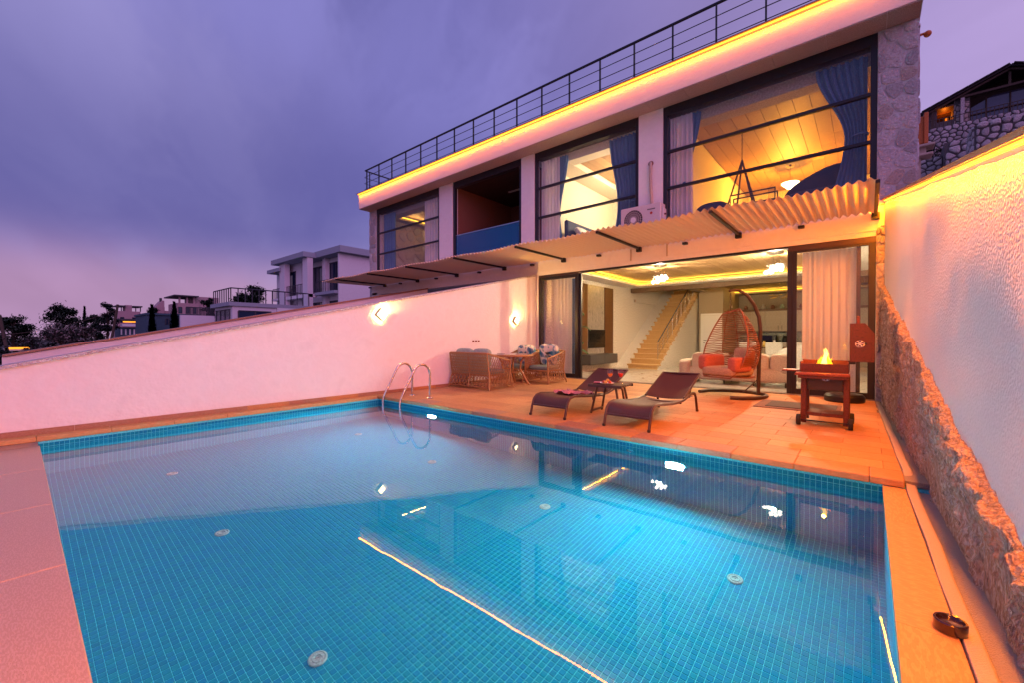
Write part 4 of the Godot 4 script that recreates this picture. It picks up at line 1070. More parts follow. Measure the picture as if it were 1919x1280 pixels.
func build_lounge() -> void:
	lounger(-2.195, "dark sling sun lounger with nothing on it")
	lounger(-3.34, "dark sling sun lounger with a pink towel on it")
	var tw := thing("towel", "crumpled pink towel lying on a sun lounger", "towel")
	var nz := FastNoiseLite.new(); nz.seed = 3; nz.frequency = 3.0
	var b := MB.new()
	for off in [0.0, -0.006]:
		b.grid(22, 16, func(u, q):
			var x := lerpf(-0.2, 0.24, u); var z := lerpf(-0.16, 0.16, q)
			return Vector3(-3.4 + x + 0.05 * sin(q * 5.0), 0.262 + 0.028 * absf(nz.get_noise_2d(x * 2.4, z * 3.0)) * 2.0 + 0.012 * sin(u * 9.0 + q * 4.0) + off, -5.42 + z + 0.05 * sin(u * 4.0)), off < 0)
	add(b, "cloth", M.pink, tw)
	var mg := thing("book", "thin dark book under the pink towel on the lounger", "book")
	var mb := MB.new(); mb.rbox(Vector3(-3.46, 0.233, -5.47), Vector3(0.3, 0.016, 0.22), 0.003, Basis(Vector3.UP, 0.25))
	add(mb, "cover", M.black, mg)
	# side table
	var t := thing("side_table", "small dark slatted table standing between the two sun loungers", "table", Vector3(-2.83, 0, -5.55), 0.06)
	for k in 5: one("slat", M.brown, t, -0.24, 0.24, 0.395, 0.42, -0.2 + k * 0.081, -0.2 + k * 0.081 + 0.076, 0.004)
	one("apron", M.brown, t, -0.25, 0.25, 0.385, 0.425, 0.206, 0.228, 0.004)
	one("apron", M.brown, t, -0.25, 0.25, 0.385, 0.425, -0.228, -0.206, 0.004)
	for sx in [-1.0, 1.0]:
		for sz in [-1.0, 1.0]:
			var l := MB.new(); l.tube([Vector3(0.22 * sx, 0.0, 0.18 * sz), Vector3(0.14 * sx, 0.39, 0.15 * sz)], 0.018, 4)
			add(l, "leg", M.brown, t)
		one("stretcher", M.brown, t, 0.205 * sx - 0.012, 0.205 * sx + 0.012, 0.03, 0.055, -0.18, 0.18)
	wine_glass(Vector3(-2.83, 0.426, -5.53), M.amber_drink, 0.4, "wine glass of amber drink on the small dark table")
	wine_glass(Vector3(-2.70, 0.426, -5.60), M.red_drink, 0.55, "wine glass of red drink on the small dark table")
	var fp := thing("fruit_plate", "small plate of cut fruit beside the wine glasses", "plate", Vector3(-2.84, 0.426, -5.46))
	var pl := MB.new(); pl.lathe([Vector2(0.0, 0.002), Vector2(0.07, 0.001), Vector2(0.1, 0.014), Vector2(0.102, 0.018), Vector2(0.07, 0.007), Vector2(0, 0.006)], 20)
	add(pl, "plate", M.white, fp)
	for q in [[-0.04, 0.03, 0.02, 0], [0.03, 0.035, -0.02, 1], [0.0, 0.03, 0.045, 2], [0.055, 0.028, 0.02, 0], [-0.05, 0.03, -0.03, 1], [0.015, 0.055, 0.01, 2]]:
		var f := MB.new(); f.ball(Vector3(q[0], q[1], q[2]), Vector3(0.027, 0.022, 0.024), Basis(Vector3.UP, q[0] * 30.0), 10, 6)
		add(f, "fruit", [M.fruit_red, M.fruit_dark, M.fruit_gold][q[3]], fp)
	var nk := thing("napkin", "folded pink napkin on the small dark table", "napkin")
	var nb := MB.new(); nb.rbox(Vector3(-3.0, 0.435, -5.5), Vector3(0.13, 0.018, 0.1), 0.006, Basis(Vector3.UP, 0.4))
	add(nb, "cloth", M.pink, nk)

func wine_glass(at: Vector3, drink: Material, level: float, label: String) -> void:
	var t := thing("wine_glass", label, "wine glass", at, 0, "wine glasses by the loungers")
	var b := MB.new()
	b.lathe([Vector2(0.034, 0.0), Vector2(0.034, 0.003), Vector2(0.006, 0.008), Vector2(0.004, 0.05), Vector2(0.005, 0.09), Vector2(0.02, 0.1), Vector2(0.036, 0.125), Vector2(0.041, 0.15), Vector2(0.038, 0.185), Vector2(0.033, 0.205)], 18)
	add(b, "glass", M.glass, t)
	var d := MB.new()
	d.lathe([Vector2(0.0, 0.097), Vector2(0.018, 0.1), Vector2(0.034, 0.125), Vector2(0.0385, 0.125 + 0.05 * level), Vector2(0.0, 0.1255 + 0.05 * level)], 16)
	add(d, "drink", drink, t)

func weave_panel(b: MB, p00: Vector3, p10: Vector3, p11: Vector3, p01: Vector3, step: float, r: float, upright := false) -> void:
	# crossing canes over a four-cornered panel
	var n := int(((p10 - p00).length() + (p11 - p01).length()) * 0.5 / step)
	var h := ((p01 - p00).length() + (p11 - p10).length()) * 0.5
	var run := h / step * 0.55
	for k in range(-int(run), n + int(run) + 1):
		for s in ([0] if upright else [-1, 1]):
			var u0: float = float(k) / n; var u1: float = (k + s * run) / n
			var t0 := 0.0; var t1 := 1.0
			if absf(u1 - u0) > 1e-5: # clip to the panel
				var ta: float = (0.0 - u0) / (u1 - u0); var tb: float = (1.0 - u0) / (u1 - u0)
				t0 = maxf(0.0, minf(ta, tb)); t1 = minf(1.0, maxf(ta, tb))
			elif u0 < 0 or u0 > 1: continue
			if t1 - t0 < 0.04: continue
			var f := func(q): var u := lerpf(u0, u1, q); return p00.lerp(p10, u).lerp(p01.lerp(p11, u), q)
			var nn := (p10 - p00).cross(p01 - p00).normalized()
			b.tube([f.call(t0) + nn * r * s, f.call(t1) + nn * r * s], r, 4)

func rattan_chair(w: float, at: Vector3, turn: float, label: String, called: String, cat: String) -> void:
	# faces local +z; back at -z
	var t := thing(called, label, cat, at, turn)
	var hw := w / 2; var zb := -0.33; var zf := 0.33
	var hb := 0.76; var ha := 0.59; var hm := 0.31
	var fl := 0.055   # the skirt flares out
	var cor := {"bl": Vector3(-hw, 0, zb), "br": Vector3(hw, 0, zb), "fl": Vector3(-hw, 0, zf), "fr": Vector3(hw, 0, zf)}
	for k in cor:
		var c: Vector3 = cor[k]
		var o := Vector3(signf(c.x) * fl, 0, signf(c.z) * fl)
		var top := hb if k[0] == "b" else ha
		var lean := Vector3(0, 0, -0.07 if k[0] == "b" else 0.0)
		var b := MB.new(); b.tube([c + o, c + Vector3(0, hm, 0), c + Vector3(0, top, 0) + lean], [0.017, 0.016, 0.015], 8)
		add(b, "leg", M.wicker, t)
	for y in [0.06, hm]:
		var o: float = fl * (1.0 - y / hm)
		var b := MB.new(); b.tube([Vector3(-hw - o, y, zb - o), Vector3(hw + o, y, zb - o), Vector3(hw + o, y, zf + o), Vector3(-hw - o, y, zf + o)], 0.012, 6, true)
		add(b, "rail", M.wicker, t)
	var ar := MB.new()
	ar.tube([Vector3(-hw, ha, zf), Vector3(-hw, ha + 0.05, zf - 0.25), Vector3(-hw, hb - 0.02, zb + 0.02), Vector3(-hw + 0.03, hb, zb - 0.07), Vector3(hw - 0.03, hb, zb - 0.07), Vector3(hw, hb - 0.02, zb + 0.02), Vector3(hw, ha + 0.05, zf - 0.25), Vector3(hw, ha, zf)], 0.019, 8)
	add(ar, "arm_rail", M.wicker, t)
	if w > 0.9:
		var b := MB.new(); b.tube([Vector3(0, 0.06, zb - fl), Vector3(0, hm, zb), Vector3(0, hb, zb - 0.07)], 0.015, 6)
		add(b, "leg", M.wicker, t)
	var wv := MB.new()
	var o2 := fl * 0.8
	weave_panel(wv, Vector3(-hw - o2, 0.06, zb - o2), Vector3(hw + o2, 0.06, zb - o2), Vector3(hw, hm, zb), Vector3(-hw, hm, zb), 0.085, 0.008)
	weave_panel(wv, Vector3(-hw - o2, 0.06, zf + o2), Vector3(hw + o2, 0.06, zf + o2), Vector3(hw, hm, zf), Vector3(-hw, hm, zf), 0.03, 0.005, true)
	for s in [-1.0, 1.0]:
		weave_panel(wv, Vector3((hw + o2) * s, 0.06, zb - o2), Vector3((hw + o2) * s, 0.06, zf + o2), Vector3(hw * s, hm, zf), Vector3(hw * s, hm, zb), 0.085, 0.008)
	add(wv, "skirt_weave", M.wicker, t)
	var cv := MB.new()
	weave_panel(cv, Vector3(-hw, hm, zb), Vector3(hw, hm, zb), Vector3(hw, hb, zb - 0.07), Vector3(-hw, hb, zb - 0.07), 0.07, 0.008)
	weave_panel(cv, Vector3(-hw, hm, zb), Vector3(hw, hm, zb), Vector3(hw, hb, zb - 0.07), Vector3(-hw, hb, zb - 0.07), 0.034, 0.008, true)
	add(cv, "back_weave", M.cane, t)
	for s in [-1.0, 1.0]:
		var sv := MB.new()
		weave_panel(sv, Vector3(hw * s, hm, zb), Vector3(hw * s, hm, zf), Vector3(hw * s, ha + 0.02, zf), Vector3(hw * s, hb, zb), 0.06, 0.007)
		add(sv, "side_weave", M.wicker, t)
	one("seat_base", M.wicker, t, -hw + 0.02, hw - 0.02, hm - 0.03, hm, zb + 0.02, zf - 0.02)

func cushion(called: String, label: String, m: Material, at: Vector3, s: Vector3, b := Basis.IDENTITY, cat := "cushion") -> void:
	var t := thing(called, label, cat)
	var q := MB.new(); q.ball(at, s * 0.5, b, 24, 14, 0.42)
	add(q, "pad", m, t)
	var p := MB.new()
	var pts := []
	for k in 28:
		var an := TAU * k / 28.0
		pts.append(at + b * Vector3(signf(cos(an)) * pow(absf(cos(an)), 0.42) * s.x * 0.5, 0, signf(sin(an)) * pow(absf(sin(an)), 0.42) * s.z * 0.5))
	p.tube(pts, 0.006, 5, true)
	add(p, "piping", m, t)

func build_dining() -> void:
	rattan_chair(1.12, Vector3(-6.44, 0, -6.56), PI, "wide rattan loveseat turning its woven back to the pool", "loveseat", "loveseat")
	rattan_chair(0.66, Vector3(-5.97, 0, -8.27), 0.0, "rattan armchair with floral cushions close to the sliding door", "armchair", "armchair")
	rattan_chair(0.66, Vector3(-6.72, 0, -8.3), 0.1, "rattan armchair in the corner behind the round table", "armchair", "armchair")
	cushion("cushion", "grey seat cushion of the rattan loveseat", M.cushion, Vector3(-6.44, 0.36, -6.56), Vector3(1.06, 0.11, 0.58))
	cushion("cushion", "sage back cushion of the rattan loveseat", M.sage, Vector3(-6.72, 0.62, -6.33), Vector3(0.5, 0.14, 0.46), Basis(Vector3.RIGHT, PI / 2 - 0.12))
	cushion("cushion", "sage back cushion of the rattan loveseat", M.sage, Vector3(-6.2, 0.62, -6.33), Vector3(0.5, 0.14, 0.46), Basis(Vector3.RIGHT, PI / 2 - 0.12))
	for n in [get_node("cushion_001"), get_node("cushion_002")]: n.set_meta("group", "back cushions of the loveseat")
	cushion("cushion", "teal grey seat cushion of the armchair by the door", M.cushion, Vector3(-5.97, 0.36, -8.25), Vector3(0.58, 0.11, 0.58))
	cushion("cushion", "blue floral back cushion of the armchair by the door", M.floral, Vector3(-5.97, 0.66, -8.48), Vector3(0.54, 0.15, 0.52), Basis(Vector3.RIGHT, -PI / 2 + 0.2 + PI))
	cushion("cushion", "teal grey seat cushion of the corner armchair", M.cushion, Vector3(-6.72, 0.36, -8.28), Vector3(0.58, 0.11, 0.58))
	cushion("cushion", "blue floral back cushion of the corner armchair", M.floral, Vector3(-6.7, 0.64, -8.52), Vector3(0.54, 0.15, 0.5), Basis(Vector3.RIGHT, -PI / 2 + 0.2 + PI))
	var t := thing("round_table", "round rattan table among the woven chairs", "table", Vector3(-6.22, 0, -7.33))
	var b := MB.new(); b.lathe([Vector2(0.0, 0.655), Vector2(0.48, 0.655), Vector2(0.5, 0.66), Vector2(0.505, 0.68), Vector2(0.5, 0.7), Vector2(0.48, 0.704), Vector2(0.0, 0.704)], 36)
	add(b, "table_top", M.wicker, t)
	var g := MB.new(); g.lathe([Vector2(0.0, 0.7045), Vector2(0.46, 0.7045), Vector2(0.46, 0.711), Vector2(0.0, 0.711)], 36)
	add(g, "glass_top", M.glass, t)
	for k in 4:
		var an := PI / 4 + PI / 2 * k + 0.25
		var d := Vector3(cos(an), 0, sin(an))
		var l := MB.new(); l.tube([d * 0.42, d * 0.3 + Vector3(0, 0.18, 0), d * 0.2 + Vector3(0, 0.36, 0), d * 0.22 + Vector3(0, 0.52, 0), d * 0.3 + Vector3(0, 0.656, 0)], 0.022, 8)
		add(l, "leg", M.wicker, t)
	var rg := MB.new(); var pts := []
	for k in 20: pts.append(Vector3(cos(TAU * k / 20) * 0.21, 0.3, sin(TAU * k / 20) * 0.21))
	rg.tube(pts, 0.013, 6, true); add(rg, "ring", M.wicker, t)
	var nk := thing("napkin", "small white napkin on the round rattan table", "napkin")
	var nb := MB.new(); nb.rbox(Vector3(-6.42, 0.717, -7.2), Vector3(0.16, 0.01, 0.16), 0.003, Basis(Vector3.UP, 0.5)); add(nb, "cloth", M.linen, nk)

func build_swing() -> void:
	var t := thing("hanging_chair", "coral woven egg chair hanging from a curved brown stand", "hanging chair")
	var hook := Vector3(-1.95, 1.93, -8.6)
	# base
	var b := MB.new(); var pts := []
	var c := Vector3(-1.93, 0.035, -8.62)
	pts.append(Vector3(-1.83, 0.035, -8.06))
	for k in 15:
		var an := lerpf(-1.05, 1.75, k / 14.0)
		pts.append(c + Vector3(cos(an) * 0.56, 0, -sin(an) * 0.56))
	pts.append(Vector3(-2.2, 0.035, -9.12)); pts.append(Vector3(-2.42, 0.035, -8.92)); pts.append(Vector3(-2.5, 0.035, -8.62))
	b.tube(pts, 0.032, 10)
	add(b, "base", M.brown, t)
	var p := MB.new()
	var base := Vector3(-1.56, 0.03, -8.99)
	p.tube([base, base + Vector3(0.01, 0.6, 0), base + Vector3(0.03, 1.2, 0.0), base + Vector3(0.01, 1.45, 0.03), base + Vector3(-0.06, 1.68, 0.09), base + Vector3(-0.16, 1.86, 0.17), base + Vector3(-0.29, 1.96, 0.27), hook + Vector3(0, 0.05, 0), hook + Vector3(-0.02, 0.03, 0.02)], [0.034, 0.034, 0.034, 0.033, 0.032, 0.03, 0.028, 0.026, 0.02], 10)
	add(p, "post", M.brown, t)
	var br := MB.new(); br.tube([base + Vector3(0, 0.28, 0), base + Vector3(-0.22, 0.02, 0.2)], 0.012, 6)
	add(br, "brace", M.brown, t)
	# chain
	for k in 7:
		var l := MB.new(); var q := []
		var y := hook.y - 0.02 - k * 0.04
		for e in 10:
			var an := TAU * e / 10.0
			var o := cos(an) * 0.012
			q.append(Vector3(hook.x + (o if k % 2 else 0.0), y + sin(an) * 0.026, hook.z + (0.0 if k % 2 else o)))
		l.tube(q, 0.004, 4, true); add(l, "chain_link", M.brown, t)
	# egg: local frame, opening towards n
	var n := Vector3(-0.42, 0, 0.91).normalized(); var s := Vector3.UP.cross(n).normalized()
	var top := 1.63; var bot := 0.36
	var o := Vector3(-1.95, 0, -8.6)
	# half width, back depth and front reach of the shell at height fraction q
	var shell := func(q: float, an: float) -> Vector3:   # an 0..PI from one rim over the back to the other rim
		var y := lerpf(bot, top, q)
		var wdt := 0.53 * pow(sin(PI * clampf(lerpf(0.10, 0.93, q), 0, 1)), 0.55) * lerpf(1.0, 0.62, q)
		var front := lerpf(0.36, -0.06, pow(q, 0.75))
		var deep := 0.60 * pow(sin(PI * clampf(lerpf(0.2, 0.97, q), 0, 1)), 0.6) * lerpf(1.0, 0.75, q)
		var a := cos(an) * wdt; var r := sin(an)
		return o + Vector3(0, y, 0) + s * a + n * (front - (front + deep) * pow(r, 0.8))
	var rim := []
	for k in 15: rim.append(shell.call(k / 14.0, 0.0))
	for k in 14: rim.append(shell.call(1.0 - (k + 1) / 14.0, PI))
	var rb := MB.new(); rb.tube(rim, 0.014, 8, true); add(rb, "rim", M.rattan, t)
	for an in [0.55, 1.1, PI / 2, PI - 1.1, PI - 0.55]:
		var q := []
		for k in 15: q.append(shell.call(k / 14.0, an))
		var v := MB.new(); v.tube(q, 0.008, 6); add(v, "rib", M.rattan, t)
	for k in 34:
		var q := 0.02 + 0.95 * k / 33.0
		for tilt in ([0.0, 0.018] if k < 12 else [0.0]):
			var r := []
			for e in 15:
				var an := PI * e / 14.0
				r.append(shell.call(clampf(q + tilt * sin(e * 1.7) + 0.006 * sin(e * 2.3 + k), 0, 1), an))
			var v := MB.new(); v.tube(r, 0.009, 5); add(v, "strand", M.rattan, t)
	# woven bottom
	var fl := MB.new()
	for k in 13:
		var u := lerpf(-0.9, 0.9, k / 12.0)
		var q := []
		for e in 9:
			var w := e / 8.0
			q.append(o + s * (u * 0.42 * sqrt(1.0 - pow(2 * w - 1, 2) * 0.75)) + n * lerpf(0.36, -0.42, w) + Vector3(0, bot + 0.03 - 0.03 * sin(PI * w), 0))
		fl.tube(q, 0.008, 5)
	add(fl, "seat_weave", M.rattan, t)
	var sp := MB.new(); sp.tube([hook + Vector3(0, -0.27, 0), o + Vector3(0, top + 0.01, 0) - n * 0.05], 0.008, 6)
	add(sp, "hanger", M.brown, t)
	var f := Basis(s, Vector3.UP, n)
	cushion("cushion", "sand coloured seat pad in the hanging egg chair", M.sand, o + Vector3(0, 0.47, 0) + n * 0.08, Vector3(0.72, 0.17, 0.66), f)
	cushion("cushion", "coral side cushion at the rear edge of the egg chair", M.coral, o + Vector3(0, 0.62, 0) - s * 0.33 + n * 0.1, Vector3(0.2, 0.3, 0.56), f)
	cushion("cushion", "coral side cushion at the front edge of the egg chair", M.coral, o + Vector3(0, 0.6, 0) + s * 0.30 + n * 0.15, Vector3(0.2, 0.27, 0.46), f)
	cushion("cushion", "round sand coloured back cushion in the egg chair", M.sand, o + Vector3(0, 0.72, 0) - n * 0.22 + s * 0.12, Vector3(0.36, 0.36, 0.16), f)

func build_grill() -> void:
	var t := thing("barbecue_grill", "reddish brown barbecue trolley with its lid swung open", "grill")
	for q in [[-0.61, -6.40], [-0.19, -6.40], [-0.61, -6.74], [-0.19, -6.74]]:
		one("leg", M.rust, t, q[0] - 0.028, q[0] + 0.028, 0.03, 0.62, q[1] - 0.028, q[1] + 0.028, 0.004)
	for q in [[-0.655, -6.33], [-0.145, -6.33], [-0.655, -6.79], [-0.145, -6.79]]:
		var w := MB.new(); w.lathe([Vector2(0.02, -0.022), Vector2(0.062, -0.022), Vector2(0.068, -0.014), Vector2(0.068, 0.014), Vector2(0.062, 0.022), Vector2(0.02, 0.022)], 20, Vector3(q[0], 0.068, q[1]), Basis(Vector3.UP, Vector3.LEFT, Vector3.BACK))
		var wh := add(w, "wheel", M.rubber, t)
		var hb := MB.new(); hb.lathe([Vector2(0.0, -0.024), Vector2(0.03, -0.024), Vector2(0.03, 0.024), Vector2(0, 0.024)], 12, Vector3(q[0], 0.068, q[1]), Basis(Vector3.UP, Vector3.LEFT, Vector3.BACK))
		add(hb, "hub", M.rust, wh)
	for z in [-6.33, -6.79]:
		var a := MB.new(); a.tube([Vector3(-0.63, 0.068, z), Vector3(-0.17, 0.068, z)], 0.008, 6)
		add(a, "axle", M.iron, t)
	for k in 4: one("shelf_board", M.rust, t, -0.58, -0.22, 0.135, 0.16, -6.74 + k * 0.09, -6.74 + k * 0.09 + 0.085, 0.003)
	one("shelf_rail", M.rust, t, -0.58, -0.22, 0.125, 0.165, -6.395, -6.375, 0.003)
	for k in 3: one("top_board", M.rustlight, t, -0.69, -0.155, 0.625, 0.655, -6.44 + k * 0.062, -6.44 + k * 0.062 + 0.059, 0.004)
	one("apron", M.rust, t, -0.66, -0.17, 0.59, 0.624, -6.42, -6.27, 0.003)
	one("side_board", M.rustlight, t, -0.86, -0.66, 0.655, 0.675, -6.72, -6.5, 0.004)
	one("ash_box", M.brown, t, -0.58, -0.22, 0.44, 0.6, -6.73, -6.43, 0.006)
	vent(t, Vector3(-0.39, 0.6, -6.426), 0.045, M.steel)
	# fire bowl: four plates and a bed of embers
	one("bowl_plate", M.rust, t, -0.66, -0.17, 0.655, 0.765, -6.47, -6.455, 0.003)
	one("bowl_plate", M.rust, t, -0.66, -0.17, 0.655, 0.8, -6.80, -6.785, 0.003)
	one("bowl_plate", M.rust, t, -0.66, -0.645, 0.655, 0.785, -6.785, -6.47, 0.003)
	one("bowl_plate", M.rust, t, -0.185, -0.17, 0.655, 0.785, -6.785, -6.47, 0.003)
	one("bowl_floor", M.black, t, -0.645, -0.185, 0.655, 0.67, -6.785, -6.47)
	for k in 26:
		var e := MB.new(); e.ball(Vector3(rng.randf_range(-0.6, -0.22), 0.69 + rng.randf_range(0, 0.02), rng.randf_range(-6.75, -6.5)), Vector3(0.035, 0.022, 0.03), Basis(Vector3.UP, rng.randf() * 3.0), 7, 5)
		add(e, "ember", M.ember if k % 2 else M.black, t)
	# lid, standing open to the side
	var lid := sub("lid", t)
	var lb := MB.new()
	lb.prism(PackedVector2Array([Vector2(-0.165, 0.80), Vector2(0.06, 0.80), Vector2(0.06, 1.14), Vector2(-0.025, 1.265), Vector2(-0.165, 1.265)]), 0.012, Transform3D(Basis.IDENTITY, Vector3(0, 0, -6.495)))
	add(lb, "end_plate", M.rust, lid)
	var lc := MB.new()
	lc.prism(PackedVector2Array([Vector2(-0.165, 0.80), Vector2(0.06, 0.80), Vector2(0.06, 1.14), Vector2(-0.025, 1.265), Vector2(-0.165, 1.265)]), 0.012, Transform3D(Basis.IDENTITY, Vector3(0, 0, -6.81)))
	add(lc, "end_plate", M.rust, lid)
	for q in [[Vector2(0.06, 0.80), Vector2(0.06, 1.14)], [Vector2(0.06, 1.14), Vector2(-0.025, 1.265)], [Vector2(-0.025, 1.265), Vector2(-0.165, 1.265)]]:
		var d: Vector2 = q[1] - q[0]
		var pb := MB.new(); pb.box(Vector3((q[0].x + q[1].x) / 2, (q[0].y + q[1].y) / 2, -6.652), Vector3(d.length(), 0.01, 0.3), Basis(Vector3.BACK, d.angle()))
		add(pb, "lid_plate", M.rust, lid)
	vent(lid, Vector3(-0.07, 1.02, -6.478), 0.045, M.steel)
	var kn := MB.new(); kn.lathe([Vector2(0.012, 0), Vector2(0.014, 0.012), Vector2(0.0, 0.014)], 10, Vector3(-0.015, 1.02, -6.482), Basis(Vector3.RIGHT, Vector3.BACK, Vector3.DOWN)); add(kn, "knob", M.black, lid)
	var hn := MB.new(); hn.lathe([Vector2(0.014, 0.0), Vector2(0.018, 0.03), Vector2(0.014, 0.09), Vector2(0.0, 0.095)], 10, Vector3(-0.09, 1.27, -6.6)); add(hn, "handle", M.rustlight, lid)
	one("hinge", M.black, t, -0.18, -0.11, 0.765, 0.805, -6.7, -6.55)
	# flames
	var f := thing("fire", "small orange fire burning in the barbecue", "fire")
	var fn := RandomNumberGenerator.new(); fn.seed = 12
	for k in 9:
		var x := -0.41 + (k - 4) * 0.021 + fn.randf_range(-0.008, 0.008)
		var h := (0.32 - 0.062 * absf(k - 4)) * fn.randf_range(0.8, 1.05)
		var z := -6.62 + fn.randf_range(-0.06, 0.06)
		var ph := fn.randf() * 6.0
		var pts := []; var rs := []
		for e in 10:
			var w := e / 9.0
			pts.append(Vector3(x + 0.02 * sin(w * 5.0 + ph) * w, 0.70 + h * w, z + 0.015 * sin(w * 6.0 + ph * 1.7) * w))
			rs.append(0.001 + 0.026 * pow(1.0 - w, 0.85) * (0.55 + 0.9 * minf(w * 4.0, 1.0) * 0.5))
		var b := MB.new(); b.tube(pts, rs, 8)
		add(b, "flame", M.flamecore if k in [3, 4, 5] else M.flame, f)
	omni(f, Vector3(-0.41, 0.9, -6.56), Color(1.0, 0.5, 0.12), 0.4, 0.02)
	# things around it
	var m := thing("door_mat", "grey door mat on a reddish mat behind the grill", "mat")
	one("mat", M.grey, m, -1.23, -0.35, 0.012, 0.022, -8.25, -7.62, 0.003)
	var m2 := thing("door_mat", "larger reddish mat under the grey door mat", "mat")
	one("mat", M.matred, m2, -1.38, -0.3, 0.001, 0.012, -8.42, -7.5, 0.003)
	var pb2 := thing("parasol_base", "low round black parasol base by the sliding door", "parasol base", Vector3(-0.3, 0, -9.12))
	var d := MB.new(); d.lathe([Vector2(0.27, 0.0), Vector2(0.28, 0.02), Vector2(0.28, 0.09), Vector2(0.25, 0.13), Vector2(0.08, 0.15), Vector2(0.0, 0.15)], 28); add(d, "weight", M.black, pb2)
	var e2 := MB.new(); e2.lathe([Vector2(0.03, 0.15), Vector2(0.03, 0.2), Vector2(0.02, 0.2), Vector2(0.02, 0.15)], 12); add(e2, "sleeve", M.black, pb2)
	var ash := thing("ashtray", "round dark amber glass ashtray on the coping by the pool", "ashtray", Vector3(0.255, -0.054, -2.36))
	var ab := MB.new(); ab.lathe([Vector2(0.0, 0.001), Vector2(0.046, 0.001), Vector2(0.05, 0.005), Vector2(0.05, 0.042), Vector2(0.047, 0.046), Vector2(0.041, 0.045), Vector2(0.036, 0.032), Vector2(0.0, 0.03)], 28)
	add(ab, "bowl", M.ashglass, ash)

func vent(parent: Node, at: Vector3, r: float, m: Material) -> void:
	var v := sub("vent", parent) if parent.get_parent() == self else parent
	var b := MB.new()
	b.lathe([Vector2(r, 0), Vector2(r, 0.003), Vector2(r * 0.86, 0.003), Vector2(r * 0.86, 0)], 20, at, Basis(Vector3.RIGHT, Vector3.BACK, Vector3.DOWN))
	b.lathe([Vector2(r * 0.22, 0), Vector2(r * 0.22, 0.004), Vector2(0, 0.004)], 12, at, Basis(Vector3.RIGHT, Vector3.BACK, Vector3.DOWN))
	for k in 6:
		b.box(at + Basis(Vector3.BACK, TAU * k / 6.0) * Vector3(r * 0.52, 0, 0.0015), Vector3(r * 0.75, r * 0.24, 0.003), Basis(Vector3.BACK, TAU * k / 6.0))
	add(b, "vent_plate", m, v)

